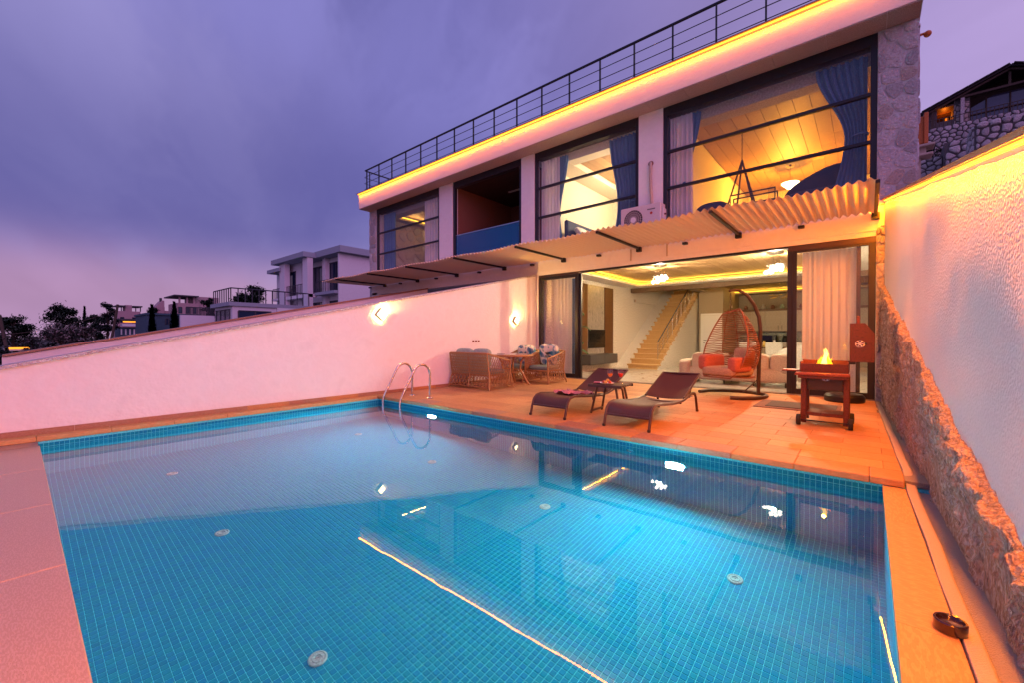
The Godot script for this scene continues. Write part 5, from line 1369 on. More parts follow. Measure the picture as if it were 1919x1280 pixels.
func build_aircon() -> void:
	var a := thing("air_conditioner", "white outdoor air conditioner unit on the pier above the awning", "air conditioner")
	one("casing", M.whiteplastic, a, -4.44, -3.5, 3.5, 4.1, -9.48, -9.2, 0.012)
	var c := Vector3(-4.13, 3.8, -9.198)
	var b := MB.new(); b.disc(c + Vector3(0, 0, 0.001), 0.225, Basis(Vector3.RIGHT, Vector3.BACK, Vector3.DOWN), 32); add(b, "fan_opening", M.black, a)
	var gr := sub("grille", a)
	for r in [0.228, 0.18, 0.135, 0.09]:
		var q := MB.new(); var pts := []
		for k in 30: pts.append(c + Vector3(cos(TAU * k / 30) * r, sin(TAU * k / 30) * r, 0.014))
		q.tube(pts, 0.004, 5, true); add(q, "ring", M.whiteplastic, gr)
	for k in 24:
		var d := Vector3(cos(TAU * k / 24), sin(TAU * k / 24), 0)
		var q := MB.new(); q.tube([c + d * 0.06 + Vector3(0, 0, 0.014), c + d * 0.23 + Vector3(0, 0, 0.012)], 0.0035, 4); add(q, "spoke", M.whiteplastic, gr)
	var h := MB.new(); h.lathe([Vector2(0.065, 0), Vector2(0.065, 0.018), Vector2(0.05, 0.024), Vector2(0, 0.026)], 20, c, Basis(Vector3.RIGHT, Vector3.BACK, Vector3.DOWN)); add(h, "hub", M.white, gr)
	# small dark lettering and red emblem, too small to read
	for k in 7: one("lettering", M.anthracite, a, -3.80 + k * 0.026, -3.80 + k * 0.026 + 0.018, 3.965, 3.99, -9.199, -9.196)
	var e := MB.new(); e.disc(Vector3(-3.71, 3.89, -9.196), 0.03, Basis(Vector3.RIGHT, Vector3.BACK, Vector3.DOWN), 16); add(e, "emblem", M.fruit_red, a)
	one("valve_cover", M.whiteplastic, a, -3.499, -3.45, 3.62, 3.98, -9.42, -9.26, 0.01)
	for y in [3.7, 3.84]:
		var q := MB.new(); q.lathe([Vector2(0.02, 0), Vector2(0.02, 0.04), Vector2(0, 0.045)], 8, Vector3(-3.45, y, -9.3), Basis(Vector3.UP, Vector3.RIGHT, Vector3.FORWARD)); add(q, "valve", M.fruit_dark, a)
	one("bracket", M.white, a, -4.35, -4.3, 3.46, 3.498, -9.495, -9.2)
	one("bracket", M.white, a, -3.68, -3.63, 3.46, 3.498, -9.495, -9.2)
	var p := thing("pipe", "pale insulated pipe coming down the pier to the air conditioner", "pipe")
	var q := MB.new(); q.tube([Vector3(-3.84, 5.1, -9.52), Vector3(-3.84, 5.12, -9.47), Vector3(-3.83, 5.06, -9.455), Vector3(-3.84, 4.8, -9.465), Vector3(-3.82, 4.4, -9.47), Vector3(-3.8, 4.09, -9.46)], 0.035, 8); add(q, "tube", M.mortar, p)
	var q2 := MB.new(); q2.lathe([Vector2(0.06, 0), Vector2(0.06, 0.012), Vector2(0.036, 0.016)], 14, Vector3(-3.84, 5.11, -9.499), Basis(Vector3.RIGHT, Vector3.BACK, Vector3.DOWN)); add(q2, "wall_collar", M.redbrown, p)
	for x in [-4.32, -3.46]:
		var d := thing("drain_pipe", "thin pipe across the beam above the sliding door", "pipe", Vector3.ZERO, 0, "thin pipes across the beam")
		var r := MB.new(); r.tube([Vector3(x, 2.935, -9.485), Vector3(x, 3.2, -9.485)], 0.016, 8); add(r, "tube", M.mortar, d)
	var cam := thing("flood_lamp", "small yellow lamp fixed to the side of the stone pier", "lamp")
	var r2 := MB.new(); r2.tube([Vector3(0.6, 6.05, -9.6), Vector3(0.68, 6.05, -9.6)], 0.02, 8); add(r2, "arm", M.orange, cam)
	var r3 := MB.new(); r3.ball(Vector3(0.71, 6.03, -9.6), Vector3(0.05, 0.05, 0.05), Basis.IDENTITY, 12, 8); add(r3, "lamp_head", M.orange, cam)

# ---------------------------------------------------------------- things indoors
func build_indoors() -> void:
	chandelier(Vector3(-4.3, 3.06, -11.3), "glowing cluster chandelier over the living room towards the stairs", CHAND, Color(1.0, 0.9, 0.72), M.bulb)
	chandelier(Vector3(-1.63, 3.06, -11.3), "glowing cluster chandelier over the sofa", CHAND, Color(1.0, 0.9, 0.72), M.bulb)
	var ks := thing("chandelier", "unlit cluster chandelier hanging in the kitchen", "chandelier", Vector3(-2.3, 3.06, -17.0))
	var kp := MB.new(); kp.lathe([Vector2(0, -0.03), Vector2(0.16, -0.03), Vector2(0.16, 0)], 18); add(kp, "ceiling_plate", M.steel, ks)
	for k in 9:
		var an := TAU * k / 9.0
		var p := Vector3(cos(an) * 0.26, -0.5 - 0.08 * (k % 2), sin(an) * 0.26)
		var w := MB.new(); w.tube([Vector3(0, -0.03, 0), p], 0.003, 4); add(w, "wire", M.steel, ks)
		var g := MB.new(); g.ball(p, Vector3(0.1, 0.02, 0.05), Basis(Vector3.UP, -an), 10, 5); add(g, "glass_leaf", M.fruit_gold, ks)
	dome_lamp(Vector3(-1.75, 6.1, -14.6), 0.5, "glowing glass chandelier in the boarded upper room", UPLAMP, Color(1.0, 0.66, 0.2))
	dome_lamp(Vector3(-4.9, 6.1, -11.9), 0.35, "glowing lamp above the bed", 11.0, Color(1.0, 0.88, 0.7))
	# television and cabinet
	var tv := thing("television", "flat black television on the marble panel", "television")
	one("bezel", M.black, tv, -6.798, -6.76, 0.74, 1.365, -12.86, -11.78, 0.004)
	one("screen", M.screen, tv, -6.7599, -6.757, 0.755, 1.35, -12.845, -11.795)
	var cb := thing("media_cabinet", "low anthracite cabinet fixed under the television", "cabinet")
	one("carcass", M.anthracite, cb, -6.79, -6.40, 0.235, 0.545, -13.02, -11.215, 0.004)
	one("door_front", M.anthracite, cb, -6.399, -6.38, 0.25, 0.53, -12.11, -11.22, 0.003)
	one("door_front", M.anthracite, cb, -6.399, -6.38, 0.25, 0.53, -13.01, -12.12, 0.003)
	# big leafed plant
	var pl := thing("potted_plant", "tall leafy plant in a pot behind the sliding door", "plant", Vector3(-6.55, 0.012, -10.5))
	var pt := MB.new(); pt.lathe([Vector2(0, 0), Vector2(0.13, 0), Vector2(0.17, 0.3), Vector2(0.15, 0.3), Vector2(0.0, 0.26)], 18); add(pt, "pot", M.anthracite, pl)
	for k in 9:
		var an := k * 2.4; var h := 0.7 + 0.14 * k
		var d := Vector3(cos(an), 0, sin(an))
		var st := MB.new(); st.tube([Vector3(0, 0.25, 0), d * 0.06 + Vector3(0, h * 0.6, 0), d * 0.16 + Vector3(0, h, 0)], 0.009, 5); add(st, "stem", M.bark, pl)
		var lf := MB.new()
		lf.grid(6, 4, func(u, w):
			var wd: float = 0.1 * sin(PI * clampf(u * 0.94 + 0.04, 0, 1))
			return d * (0.16 + 0.34 * u) + d.cross(Vector3.UP) * wd * (w * 2 - 1) + Vector3(0, h + 0.2 * u - 0.28 * u * u - 0.04 * absf(w * 2 - 1), 0))
		var m := lf.mesh()
		inst(m, "leaf", M.plantleaf, pl)
	# sofa with rounded ends, back to the terrace
	var so := thing("sofa", "cream sofa with a rounded back seen from behind", "sofa", Vector3(-2.42, 0.012, -10.9))
	var q := MB.new(); q.ball(Vector3(0.1, 0.24, 0.0), Vector3(1.1, 0.17, 0.45), Basis.IDENTITY, 28, 12, 0.35); add(q, "base", M.sofa, so)
	for x in [-0.5, 0.28]:
		var bk := MB.new(); bk.ball(Vector3(x + 0.1, 0.5, 0.3), Vector3(0.42, 0.22, 0.12), Basis.IDENTITY, 24, 12, 0.4); add(bk, "back_cushion", M.sofa, so)
	var bk2 := MB.new(); bk2.ball(Vector3(1.0, 0.5, 0.28), Vector3(0.2, 0.22, 0.14), Basis.IDENTITY, 20, 12, 0.45); add(bk2, "back_cushion", M.sofa, so)
	var arm := MB.new(); arm.ball(Vector3(-0.98, 0.33, 0.0), Vector3(0.16, 0.22, 0.44), Basis.IDENTITY, 20, 12, 0.45); add(arm, "arm", M.sofa, so)
	for x in [-0.9, -0.1, 0.5, 1.1]:
		for z in [-0.35, 0.36]:
			var lg := MB.new(); lg.tube([Vector3(x, 0.0, z), Vector3(x, 0.1, z)], 0.02, 6); add(lg, "leg", M.black if x > -0.5 else M.walnut, so)
	# round armchair beyond
	var ac := thing("armchair", "pale round tub chair behind the sofa", "armchair", Vector3(-1.35, 0.012, -12.6), 0.3)
	var tb := MB.new(); tb.ball(Vector3(0, 0.32, 0), Vector3(0.36, 0.16, 0.36), Basis.IDENTITY, 20, 10, 0.6); add(tb, "seat", M.linen, ac)
	var tk := MB.new()
	for off in [0.0, 0.06]:
		tk.grid(16, 8, func(u, w):
			var an: float = lerpf(-0.6, PI + 0.6, u)
			return Vector3(cos(an) * (0.4 - off), 0.25 + (0.62 if true else 0.0) * w * (0.7 + 0.3 * sin(clampf(an, 0, PI))), sin(an) * (0.4 - off)), off == 0.0)
	add(tk, "back", M.linen, ac)
	for k in 4:
		var an := PI / 4 + PI / 2 * k
		var lg := MB.new(); lg.tube([Vector3(cos(an) * 0.3, 0, sin(an) * 0.3), Vector3(cos(an) * 0.24, 0.2, sin(an) * 0.24)], 0.015, 6); add(lg, "leg", M.black, ac)
	# dining table set and kitchen
	var dt := thing("dining_table", "laid dining table in front of the kitchen", "table", Vector3(-2.3, 0.012, -16.3))
	one("table_top", M.walnut, dt, -1.0, 1.0, 0.72, 0.76, -0.45, 0.45, 0.006)
	for x in [-0.85, 0.85]:
		for z in [-0.35, 0.35]: one("leg", M.black, dt, x - 0.03, x + 0.03, 0, 0.72, z - 0.03, z + 0.03)
	for k in 5:
		var cp := thing("carafe", "small glass vessel on the dining table", "carafe", Vector3(-2.9 + k * 0.28, 0.773, -16.1), 0, "vessels on the dining table")
		var cbm := MB.new(); cbm.lathe([Vector2(0.0, 0), Vector2(0.05, 0), Vector2(0.06, 0.06), Vector2(0.035, 0.12 + 0.03 * (k % 3)), Vector2(0.04, 0.18 + 0.03 * (k % 3))], 12); add(cbm, "vessel", [M.white, M.fruit_gold, M.white, M.glass, M.fruit_gold][k], cp)
	var chs := ["pale padded dining chair at the end nearer the stairs", "pale padded dining chair in the middle of the table", "pale padded dining chair at the end away from the stairs"]
	for k in 3:
		var dc := thing("dining_chair", chs[k], "chair", Vector3(-3.0 + k * 0.75, 0.012, -15.6), 0.0)
		one("seat", M.linen, dc, -0.23, 0.23, 0.42, 0.5, -0.22, 0.22, 0.03)
		one("backrest", M.linen, dc, -0.23, 0.23, 0.5, 0.92, 0.17, 0.23, 0.025)
		for x in [-0.2, 0.2]:
			for z in [-0.19, 0.19]: one("leg", M.black, dc, x - 0.012, x + 0.012, 0, 0.42, z - 0.012, z + 0.012)
	var kt := thing("kitchen", "cream kitchen cupboards with dark worktop along the back wall", "kitchen")
	for k in 8:
		var x := -4.28 + k * 0.52
		one("cupboard_door", M.cabinet, kt, x, x + 0.51, 1.36, 2.2, -20.15, -20.13, 0.004)
		one("handle", M.black, kt, x + (0.44 if k % 2 == 0 else 0.05), x + (0.455 if k % 2 == 0 else 0.065), 1.42, 1.6, -20.13, -20.11)
		one("drawer_front", M.cabinet, kt, x, x + 0.51, 0.12, 0.88, -19.9, -19.88, 0.004)
	one("carcass", M.cabinet, kt, -4.29, 0.13, 1.36, 2.2, -20.49, -20.151)
	one("carcass", M.cabinet, kt, -4.29, 0.13, 0.02, 0.88, -20.49, -19.901)
	one("worktop", M.anthracite, kt, -4.29, 0.13, 0.881, 0.92, -20.49, -19.86, 0.004)
	one("cornice", M.walnut, kt, -4.29, 0.13, 2.2, 2.29, -20.49, -20.12)
	for k in 18: one("splash_tile", M.backsplash, kt, -4.28 + k * 0.245, -4.28 + k * 0.245 + 0.24, 0.93, 1.35, -20.498, -20.48)
	var mw := thing("microwave", "black microwave on the kitchen worktop", "microwave")
	one("casing", M.black, mw, -3.35, -2.85, 0.922, 1.2, -20.35, -20.0, 0.01)
	one("door", M.screen, mw, -3.33, -2.99, 0.94, 1.18, -19.999, -19.99)
	for k in 7:
		var jr := thing("jar", "small jar on the ledge above the cupboards", "jar", Vector3(-4.0 + k * 0.33, 2.291, -20.25), 0, "jars above the cupboards")
		var jb := MB.new(); jb.lathe([Vector2(0, 0), Vector2(0.07, 0), Vector2(0.085, 0.08), Vector2(0.05, 0.13 + 0.02 * (k % 3)), Vector2(0.055, 0.16 + 0.02 * (k % 3)), Vector2(0, 0.16 + 0.02 * (k % 3))], 12); add(jb, "body", [M.redbrown, M.sage, M.linen][k % 3], jr)
	var pt2 := thing("coffee_pot", "dark coffee pot on the kitchen worktop", "pot", Vector3(-2.55, 0.921, -20.1))
	var pm := MB.new(); pm.lathe([Vector2(0, 0), Vector2(0.09, 0), Vector2(0.1, 0.12), Vector2(0.06, 0.24), Vector2(0, 0.26)], 14); add(pm, "body", M.black, pt2)
	# upper floor furniture
	var bd := thing("bed", "bed with navy base and white sheets in the bright bedroom", "bed")
	one("base", M.navy, bd, -6.45, -4.35, 3.36, 3.72, -11.9, -10.2, 0.03)
	var mt := MB.new(); mt.ball(Vector3(-5.4, 3.82, -11.0), Vector3(1.08, 0.16, 0.9), Basis.IDENTITY, 28, 10, 0.3); add(mt, "mattress", M.linen, bd)
	one("headboard", M.navy, bd, -6.62, -6.5, 3.36, 4.45, -12.0, -10.1, 0.04)
	cushion("pillow", "white pillow leaning on the headboard", M.linen, Vector3(-6.25, 4.05, -10.6), Vector3(0.5, 0.16, 0.6), Basis(Vector3.BACK, -0.9), "pillow")
	var ns := thing("dressing_table", "low pale dressing table at the back of the bedroom", "table")
	one("top", M.linen, ns, -5.2, -4.3, 4.02, 4.08, -13.6, -13.2, 0.005)
	one("body", M.linen, ns, -5.15, -4.35, 3.35, 4.02, -13.6, -13.25)
	var a4 := thing("lounge_chair", "dark blue chair shape for a dark reflection behind the blue curtain upstairs", "chair", Vector3(-0.75, 3.346, -10.7))  # chair shape added to stand for a dark reflection in the window
	var lc := MB.new(); lc.ball(Vector3(0, 0.72, 0.0), Vector3(0.66, 0.42, 0.3), Basis(Vector3.BACK, 0.42), 24, 14, 0.7); add(lc, "back", M.navy, a4)
	var lc2 := MB.new(); lc2.ball(Vector3(0, 0.35, 0.3), Vector3(0.7, 0.34, 0.5), Basis.IDENTITY, 24, 12, 0.6); add(lc2, "seat", M.navy, a4)
	var a5 := thing("lounge_chair", "dark blue round chair below the rope hanging chair upstairs", "chair", Vector3(-2.75, 3.346, -10.5))
	var lc3 := MB.new(); lc3.ball(Vector3(0, 0.5, 0.0), Vector3(0.42, 0.38, 0.34), Basis.IDENTITY, 24, 14, 0.75); add(lc3, "back", M.navy, a5)
	one("foot", M.black, a5, -0.25, 0.25, 0.0, 0.15, -0.2, 0.2)
	var rc := thing("rope_chair", "rope hanging chair on a chain in the boarded upper room", "hanging chair", Vector3(-2.35, 0, -11.4))
	for k in 12:
		var l := MB.new(); var ps := []
		for e in 8: ps.append(Vector3(cos(TAU * e / 8) * (0.012 if k % 2 else 0.0), 6.06 - k * 0.055 + sin(TAU * e / 8) * 0.034, cos(TAU * e / 8) * (0.0 if k % 2 else 0.012)))
		l.tube(ps, 0.005, 4, true); add(l, "chain_link", M.pole, rc)
	for k in 5:
		var an := TAU * k / 5.0 + 0.4
		var l := MB.new(); l.tube([Vector3(0, 5.4, 0), Vector3(cos(an) * 0.2, 4.7, sin(an) * 0.2), Vector3(cos(an) * 0.4, 4.05, sin(an) * 0.4)], 0.02, 6); add(l, "rope", M.pole, rc)
	var sb := MB.new(); var sp := []
	for e in 20: sp.append(Vector3(cos(TAU * e / 20) * 0.42, 4.04, sin(TAU * e / 20) * 0.42))
	sb.tube(sp, 0.035, 8, true); add(sb, "hoop", M.pole, rc)
	var sb2 := MB.new(); sb2.ball(Vector3(0, 3.98, 0), Vector3(0.4, 0.08, 0.4), Basis.IDENTITY, 18, 6); add(sb2, "seat", M.pole, rc)
	var mr := thing("metal_rack", "black wire rack behind the window upstairs", "rack", Vector3(-1.9, 3.346, -10.3))
	for x in [-0.42, 0.42]:
		for z in [-0.15, 0.15]: one("leg", M.iron, mr, x - 0.012, x + 0.012, 0, 0.86, z - 0.012, z + 0.012)
	for z in [-0.15, 0.15]:
		for y in [0.86, 0.62]: one("bar", M.iron, mr, -0.43, 0.43, y - 0.012, y + 0.012, z - 0.012, z + 0.012)
	one("shelf", M.taupe, mr, -0.41, 0.41, 0.63, 0.65, -0.14, 0.14)
	for k in 7: one("wire", M.iron, mr, 0.3 + k * 0.018, 0.305 + k * 0.018, 0.62, 0.86, 0.145, 0.155)
	var a1 := thing("lounge_chair", "dark blue armchair in front of the indoor stone wall", "chair", Vector3(-13.2, 3.346, -10.9))
	var q1 := MB.new(); q1.ball(Vector3(0, 0.5, 0), Vector3(0.55, 0.5, 0.4), Basis.IDENTITY, 22, 12, 0.7); add(q1, "back", M.navy, a1)
	var a2 := thing("lounge_chair", "dark blue sofa end beside the blue curtain by the stone wall", "chair", Vector3(-14.4, 3.346, -11.4))
	var q2 := MB.new(); q2.ball(Vector3(0, 0.45, 0), Vector3(0.6, 0.45, 0.4), Basis.IDENTITY, 22, 12, 0.7); add(q2, "back", M.navy, a2)
	var lt := thing("strip_lamp", "unlit tube lamp on the loggia ceiling", "lamp")
	one("tube", M.linen, lt, -9.6, -8.3, 6.15, 6.19, -11.2, -11.12, 0.01)

const CHAND := 10.0
const UPLAMP := 14.0

# ---------------------------------------------------------------- beyond the garden
func tree(called: String, label: String, at: Vector3, h: float, w: float, leaves: int, size: float, col: Color, seed_: int, low := 0.25, group := "") -> void:
	var t := thing(called, label, "tree", at, 0, group)
	var r := RandomNumberGenerator.new(); r.seed = seed_
	var tr := MB.new(); tr.tube([Vector3(0, -0.5, 0), Vector3(0.05 * w, h * 0.3, 0), Vector3(-0.04 * w, h * 0.6, 0.03 * w), Vector3(0, h * 0.92, 0)], [0.05 * w + 0.05, 0.04 * w + 0.04, 0.025 * w + 0.02, 0.01], 7)
	add(tr, "trunk", M.bark, t)
	var clumps := []
	var lb := MB.new()
	for k in 26:
		var q := pow(r.randf(), 0.8); var y := lerpf(low, 1.0, q)
		var rad := w * 0.5 * sqrt(maxf(0.05, 1.0 - pow(maxf(q - 0.35, -0.35) / 0.7, 2.0))) * r.randf_range(0.35, 1.0)
		var an := r.randf() * TAU
		var c := Vector3(cos(an) * rad, y * h, sin(an) * rad)
		clumps.append([c, w * r.randf_range(0.1, 0.2)])
		lb.tube([Vector3(0, maxf(low * 0.8, y - 0.18) * h, 0), c * Vector3(0.5, 1, 0.5) + Vector3(0, -0.03 * h, 0), c], [0.03 * w * 0.6, 0.012 * w, 0.004 * w], 4)
	add(lb, "limbs", M.bark, t)
	var v := PackedVector3Array(); var n := PackedVector3Array(); var cl := PackedColorArray()
	for k in leaves:
		var c: Array = clumps[r.randi() % clumps.size()]
		var d := Vector3(r.randfn(), r.randfn() * 0.75, r.randfn()) * 0.55
		var p: Vector3 = c[0] + d * c[1]
		var a := Vector3(r.randfn(), r.randfn(), r.randfn()).normalized(); var b := a.cross(Vector3(r.randfn(), r.randfn(), r.randfn())).normalized()
		var s := size * r.randf_range(0.6, 1.4)
		var nm := (a.cross(b) * 0.5 + d.normalized()).normalized()
		var g := r.randf_range(0.6, 1.35)
		for e in [p - a * s - b * s * 0.35, p + a * s, p - a * s * 0.3 + b * s * 0.6]:
			v.append(e); n.append(nm); cl.append(Color(col.r * g, col.g * g, col.b * g))
	var ar := []; ar.resize(Mesh.ARRAY_MAX); ar[Mesh.ARRAY_VERTEX] = v; ar[Mesh.ARRAY_NORMAL] = n; ar[Mesh.ARRAY_COLOR] = cl
	var m := ArrayMesh.new(); m.add_surface_from_arrays(Mesh.PRIMITIVE_TRIANGLES, ar)
	inst(m, "crown", M.leaf, t)

func win(parent: Node, x0: float, x1: float, y0: float, y1: float, z: float, bars := 1) -> void:
	var w := sub("window", parent)
	one("pane", M.pane_dark, w, x0, x1, y0, y1, z, z + 0.02)
	one("frame", M.house_dark, w, x0 - 0.08, x1 + 0.08, y1, y1 + 0.08, z, z + 0.06)
	for k in bars + 2:
		var x := lerpf(x0, x1, float(k) / (bars + 1))
		one("frame", M.house_dark, w, x - 0.05, x + 0.05, y0, y1 - 0.001, z + 0.021, z + 0.06)

func winx(parent: Node, x: float, y0: float, y1: float, za: float, zb: float, bars := 1) -> void:
	var w := sub("window", parent)
	one("pane", M.pane_dark, w, x, x + 0.02, y0, y1, za, zb)
	one("frame", M.house_dark, w, x, x + 0.06, y1, y1 + 0.08, za, zb)
	for k in bars + 2:
		var z := lerpf(za, zb, float(k) / (bars + 1))
		one("frame", M.house_dark, w, x + 0.021, x + 0.06, y0, y1 - 0.001, z - 0.05, z + 0.05)

func fence(parent: Node, called: String, a: Vector3, b: Vector3, h: float, step: float, m: Material, r := 0.02) -> void:
	var f := sub(called, parent)
	var n := int((b - a).length() / step)
	for k in n + 1:
		var p := a.lerp(b, float(k) / n)
		var q := MB.new(); q.box(p + Vector3(0, h / 2, 0), Vector3(r * 2, h, r * 2)); add(q, "baluster", m, f)
	var t := MB.new(); t.tube([a + Vector3(0, h, 0), b + Vector3(0, h, 0)], r * 1.6, 4); add(t, "rail", m, f)

func build_beyond() -> void:
	# pale blue villa with deep loggias
	var h := thing("house", "pale blue two storey villa with flat roofs and dark loggias", "house")
	one("wall", M.house_white, h, -48.0, -42.0, -2.2, 8.39, -25.0, -18.0)
	one("wall", M.house_white, h, -42.0, -34.9, -2.2, 8.38, -27.0, -18.8)
	one("roof", M.house_blue, h, -46.0, -38.6, 8.4, 8.85, -25.5, -16.7)
	one("roof", M.house_blue, h, -47.6, -44.5, 7.7, 8.05, -17.98, -16.9)
	one("roof", M.house_blue, h, -39.0, -34.1, 8.41, 8.95, -27.5, -17.8)
	one("column", M.house_white, h, -44.9, -43.7, -2.2, 8.39, -17.6, -17.1)
	one("column", M.house_white, h, -39.7, -38.7, -2.2, 8.39, -17.6, -17.1)
	one("column", M.house_white, h, -38.6, -38.0, -2.2, 8.39, -18.79, -18.4)
	one("wall", M.house_white, h, -34.9, -34.7, -2.2, 8.39, -27.0, -18.0)
	one("balcony_slab", M.house_white, h, -44.9, -38.7, 4.8, 5.1, -17.99, -17.2)
	one("balcony_slab", M.house_blue, h, -38.65, -34.95, 4.95, 5.2, -18.78, -17.7)
	one("balcony_slab", M.house_white, h, -47.5, -45.0, 4.9, 5.1, -17.98, -17.3)
	win(h, -46.0, -43.3, 5.15, 7.6, -17.99, 1); win(h, -46.0, -43.3, 1.8, 4.3, -17.99, 1)
	win(h, -41.6, -39.2, 5.3, 7.8, -18.79, 2); win(h, -41.6, -39.2, 1.8, 4.4, -18.79, 2)
	win(h, -37.8, -35.6, 5.3, 7.9, -18.79, 1); win(h, -37.8, -35.6, 1.8, 4.4, -18.79, 2)
	fence(h, "railing", Vector3(-43.7, 5.1, -17.3), Vector3(-39.7, 5.1, -17.3), 1.0, 0.3, M.house_dark)
	fence(h, "railing", Vector3(-38.6, 5.2, -17.8), Vector3(-35.2, 5.2, -17.8), 1.0, 0.3, M.house_dark)
	fence(h, "railing", Vector3(-47.4, 5.1, -17.4), Vector3(-45.0, 5.1, -17.4), 1.0, 0.3, M.house_dark)
	var dp := MB.new(); dp.tube([Vector3(-34.6, -1.0, -21.5), Vector3(-34.6, 8.4, -21.5)], 0.08, 6); add(dp, "drain_pipe", M.house_blue, h)
	# terrace block in front of it
	var b := thing("pool_house", "low pale blue block with glazed front and terrace railing", "house")
	one("wall", M.house_white, b, -42.4, -38.0, -2.2, 3.6, -17.0, -11.0)
	one("roof", M.house_blue, b, -42.6, -37.8, 3.6, 3.9, -17.0, -10.7)
	win(b, -42.0, -38.5, 0.4, 3.3, -10.99, 2)
	one("transom", M.house_dark, b, -42.0, -38.5, 1.75, 1.95, -10.96, -10.9)
	winx(b, -37.98, 1.2, 3.2, -13.8, -11.4, 1)
	one("wall", M.house_white, b, -38.0, -37.8, -2.2, 3.85, -24.0, -14.2)
	fence(b, "railing", Vector3(-42.4, 3.9, -10.9), Vector3(-38.0, 3.9, -10.9), 1.1, 0.5, M.house_dark, 0.03)
	fence(b, "railing", Vector3(-38.0, 3.9, -10.9), Vector3(-38.0, 3.9, -16.9), 1.1, 0.5, M.house_dark, 0.03)
	var w := thing("garden_wall", "blue garden wall with a dark picket fence below the villas", "wall")
	one("wall", M.house_white, w, -44.0, -43.7, -2.2, 3.0, -11.3, -8.9)
	fence(w, "fence", Vector3(-43.8, 3.0, -11.3), Vector3(-43.8, 3.0, -9.3), 0.68, 0.1, M.house_dark, 0.025)
	var c := thing("house", "dark teal flat roofed house between two cypress trees", "house")
	one("wall", M.house_teal, c, -64.0, -57.6, -2.2, 3.5, -13.4, -8.9)
	one("roof", M.house_teal, c, -64.2, -57.4, 3.5, 3.7, -13.5, -8.8)
	winx(c, -57.59, 2.5, 3.1, -10.7, -10.45, 0); winx(c, -57.59, 2.5, 3.1, -11.6, -11.4, 0)
	var d := thing("house", "pinkish three storey house with dark roof terrace far away", "house")
	one("wall", M.house_pink, d, -118.0, -110.0, -2, 8.4, -25.6, -21.9)
	one("wall", M.house_pink, d, -119.0, -111.0, -2, 10.0, -29.5, -25.0)
	one("roof", M.house_dark, d, -118.5, -109.0, 9.75, 10.0, -25.4, -21.2)
	for z in [-22.3, -23.6, -24.8]:
		one("column", M.house_pink, d, -110.4, -110.1, 8.4, 9.75, z - 0.15, z + 0.15)
		winx(d, -109.99, 6.2, 7.5, z - 0.35, z + 0.25, 0); winx(d, -109.99, 3.6, 4.9, z - 0.35, z + 0.25, 0)
	one("roof", M.house_pink, d, -119.2, -110.5, 7.3, 7.7, -30.0, -25.7)
	var e := thing("house", "small pink house with a stepped gable far away", "house")
	one("wall", M.house_pink, e, -126.0, -121.5, -2, 8.0, -21.9, -20.3)
	var gb := MB.new(); gb.prism(PackedVector2Array([Vector2(20.3, 8.0), Vector2(21.9, 8.0), Vector2(21.9, 9.5), Vector2(21.5, 9.5), Vector2(20.9, 8.7)]), 4.0, Transform3D(Basis(Vector3.FORWARD, Vector3.UP, Vector3.RIGHT), Vector3(-125.8, 0, 0))); add(gb, "gable", M.house_pink, e)
	one("chimney", M.house_dark, e, -123.0, -122.4, 9.3, 10.1, -21.6, -21.2)
	one("wall", M.house_pink, e, -126.0, -121.6, -2, 7.2, -24.2, -21.95)
	var f := thing("house", "pale far house with dark roof terrace beside the leaning pole", "house")
	one("wall", M.house_pink, f, -132.0, -126.0, -2, 7.0, -18.4, -14.6)
	one("wall", M.house_pink, f, -130.0, -126.3, 7.0, 8.4, -17.0, -15.9)
	one("roof", M.house_dark, f, -131.0, -125.6, 8.0, 8.25, -18.7, -17.05)
	one("roof", M.house_dark, f, -131.0, -125.6, 8.0, 8.25, -15.85, -14.3)
	for z in [-14.5, -15.2, -17.6, -18.4]: one("column", M.house_dark, f, -126.2, -126.0, 7.0, 8.0, z - 0.08, z + 0.08)
	winx(f, -125.99, 4.4, 5.6, -15.6, -15.0, 0); winx(f, -125.99, 4.4, 5.6, -17.6, -17.0, 0)
	var g := thing("garden_house", "low white building with a bright strip of light under its eaves", "house")
	one("wall", M.house_teal, g, -84.0, -80.0, -2.2, 2.6, -11.8, -9.4)
	one("awning", M.house_white, g, -80.5, -79.0, 2.7, 3.0, -11.4, -9.6)
	one("roof", M.house_dark, g, -84.0, -79.2, 3.5, 3.75, -11.9, -9.3)
	one("lamp_strip", M.farlamp, g, -79.2, -79.1, 3.25, 3.4, -11.2, -9.7)
	for k in 5: one("post", M.house_white, g, -80.0, -79.9, 1.5, 2.3, -11.5 + k * 0.45, -11.35 + k * 0.45)
	var pg := thing("pergola", "small pergola with an orange light strip at the low trees", "pergola")
	one("roof", M.house_white, pg, -61.0, -58.6, -0.15, 0.0, -0.9, 0.7)
	one("led_strip", M.farlamp, pg, -58.58, -58.5, 0.0, 0.16, -0.85, 0.6)
	for z in [-0.6, 0.3]: one("post", M.house_blue, pg, -58.9, -58.65, -2.2, -0.15, z - 0.12, z + 0.12)
	# poles and wire
	var p1 := thing("utility_pole", "leaning wooden utility pole beside the pines", "pole")
	var q1 := MB.new(); q1.tube([Vector3(-52.9, -2.2, 0.18), Vector3(-53.6, 2.9, 0.8)], [0.13, 0.1], 8); add(q1, "pole", M.pole, p1)
	var p2 := thing("utility_pole", "leaning wooden utility pole beside the pale far house", "pole")
	var q2 := MB.new(); q2.tube([Vector3(-52.6, -2.2, -5.25), Vector3(-51.7, 4.1, -6.0)], [0.13, 0.09], 8); add(q2, "pole", M.pole, p2)
	var wr := thing("overhead_wire", "sagging wire between the two leaning poles", "wire")
	var ps := []
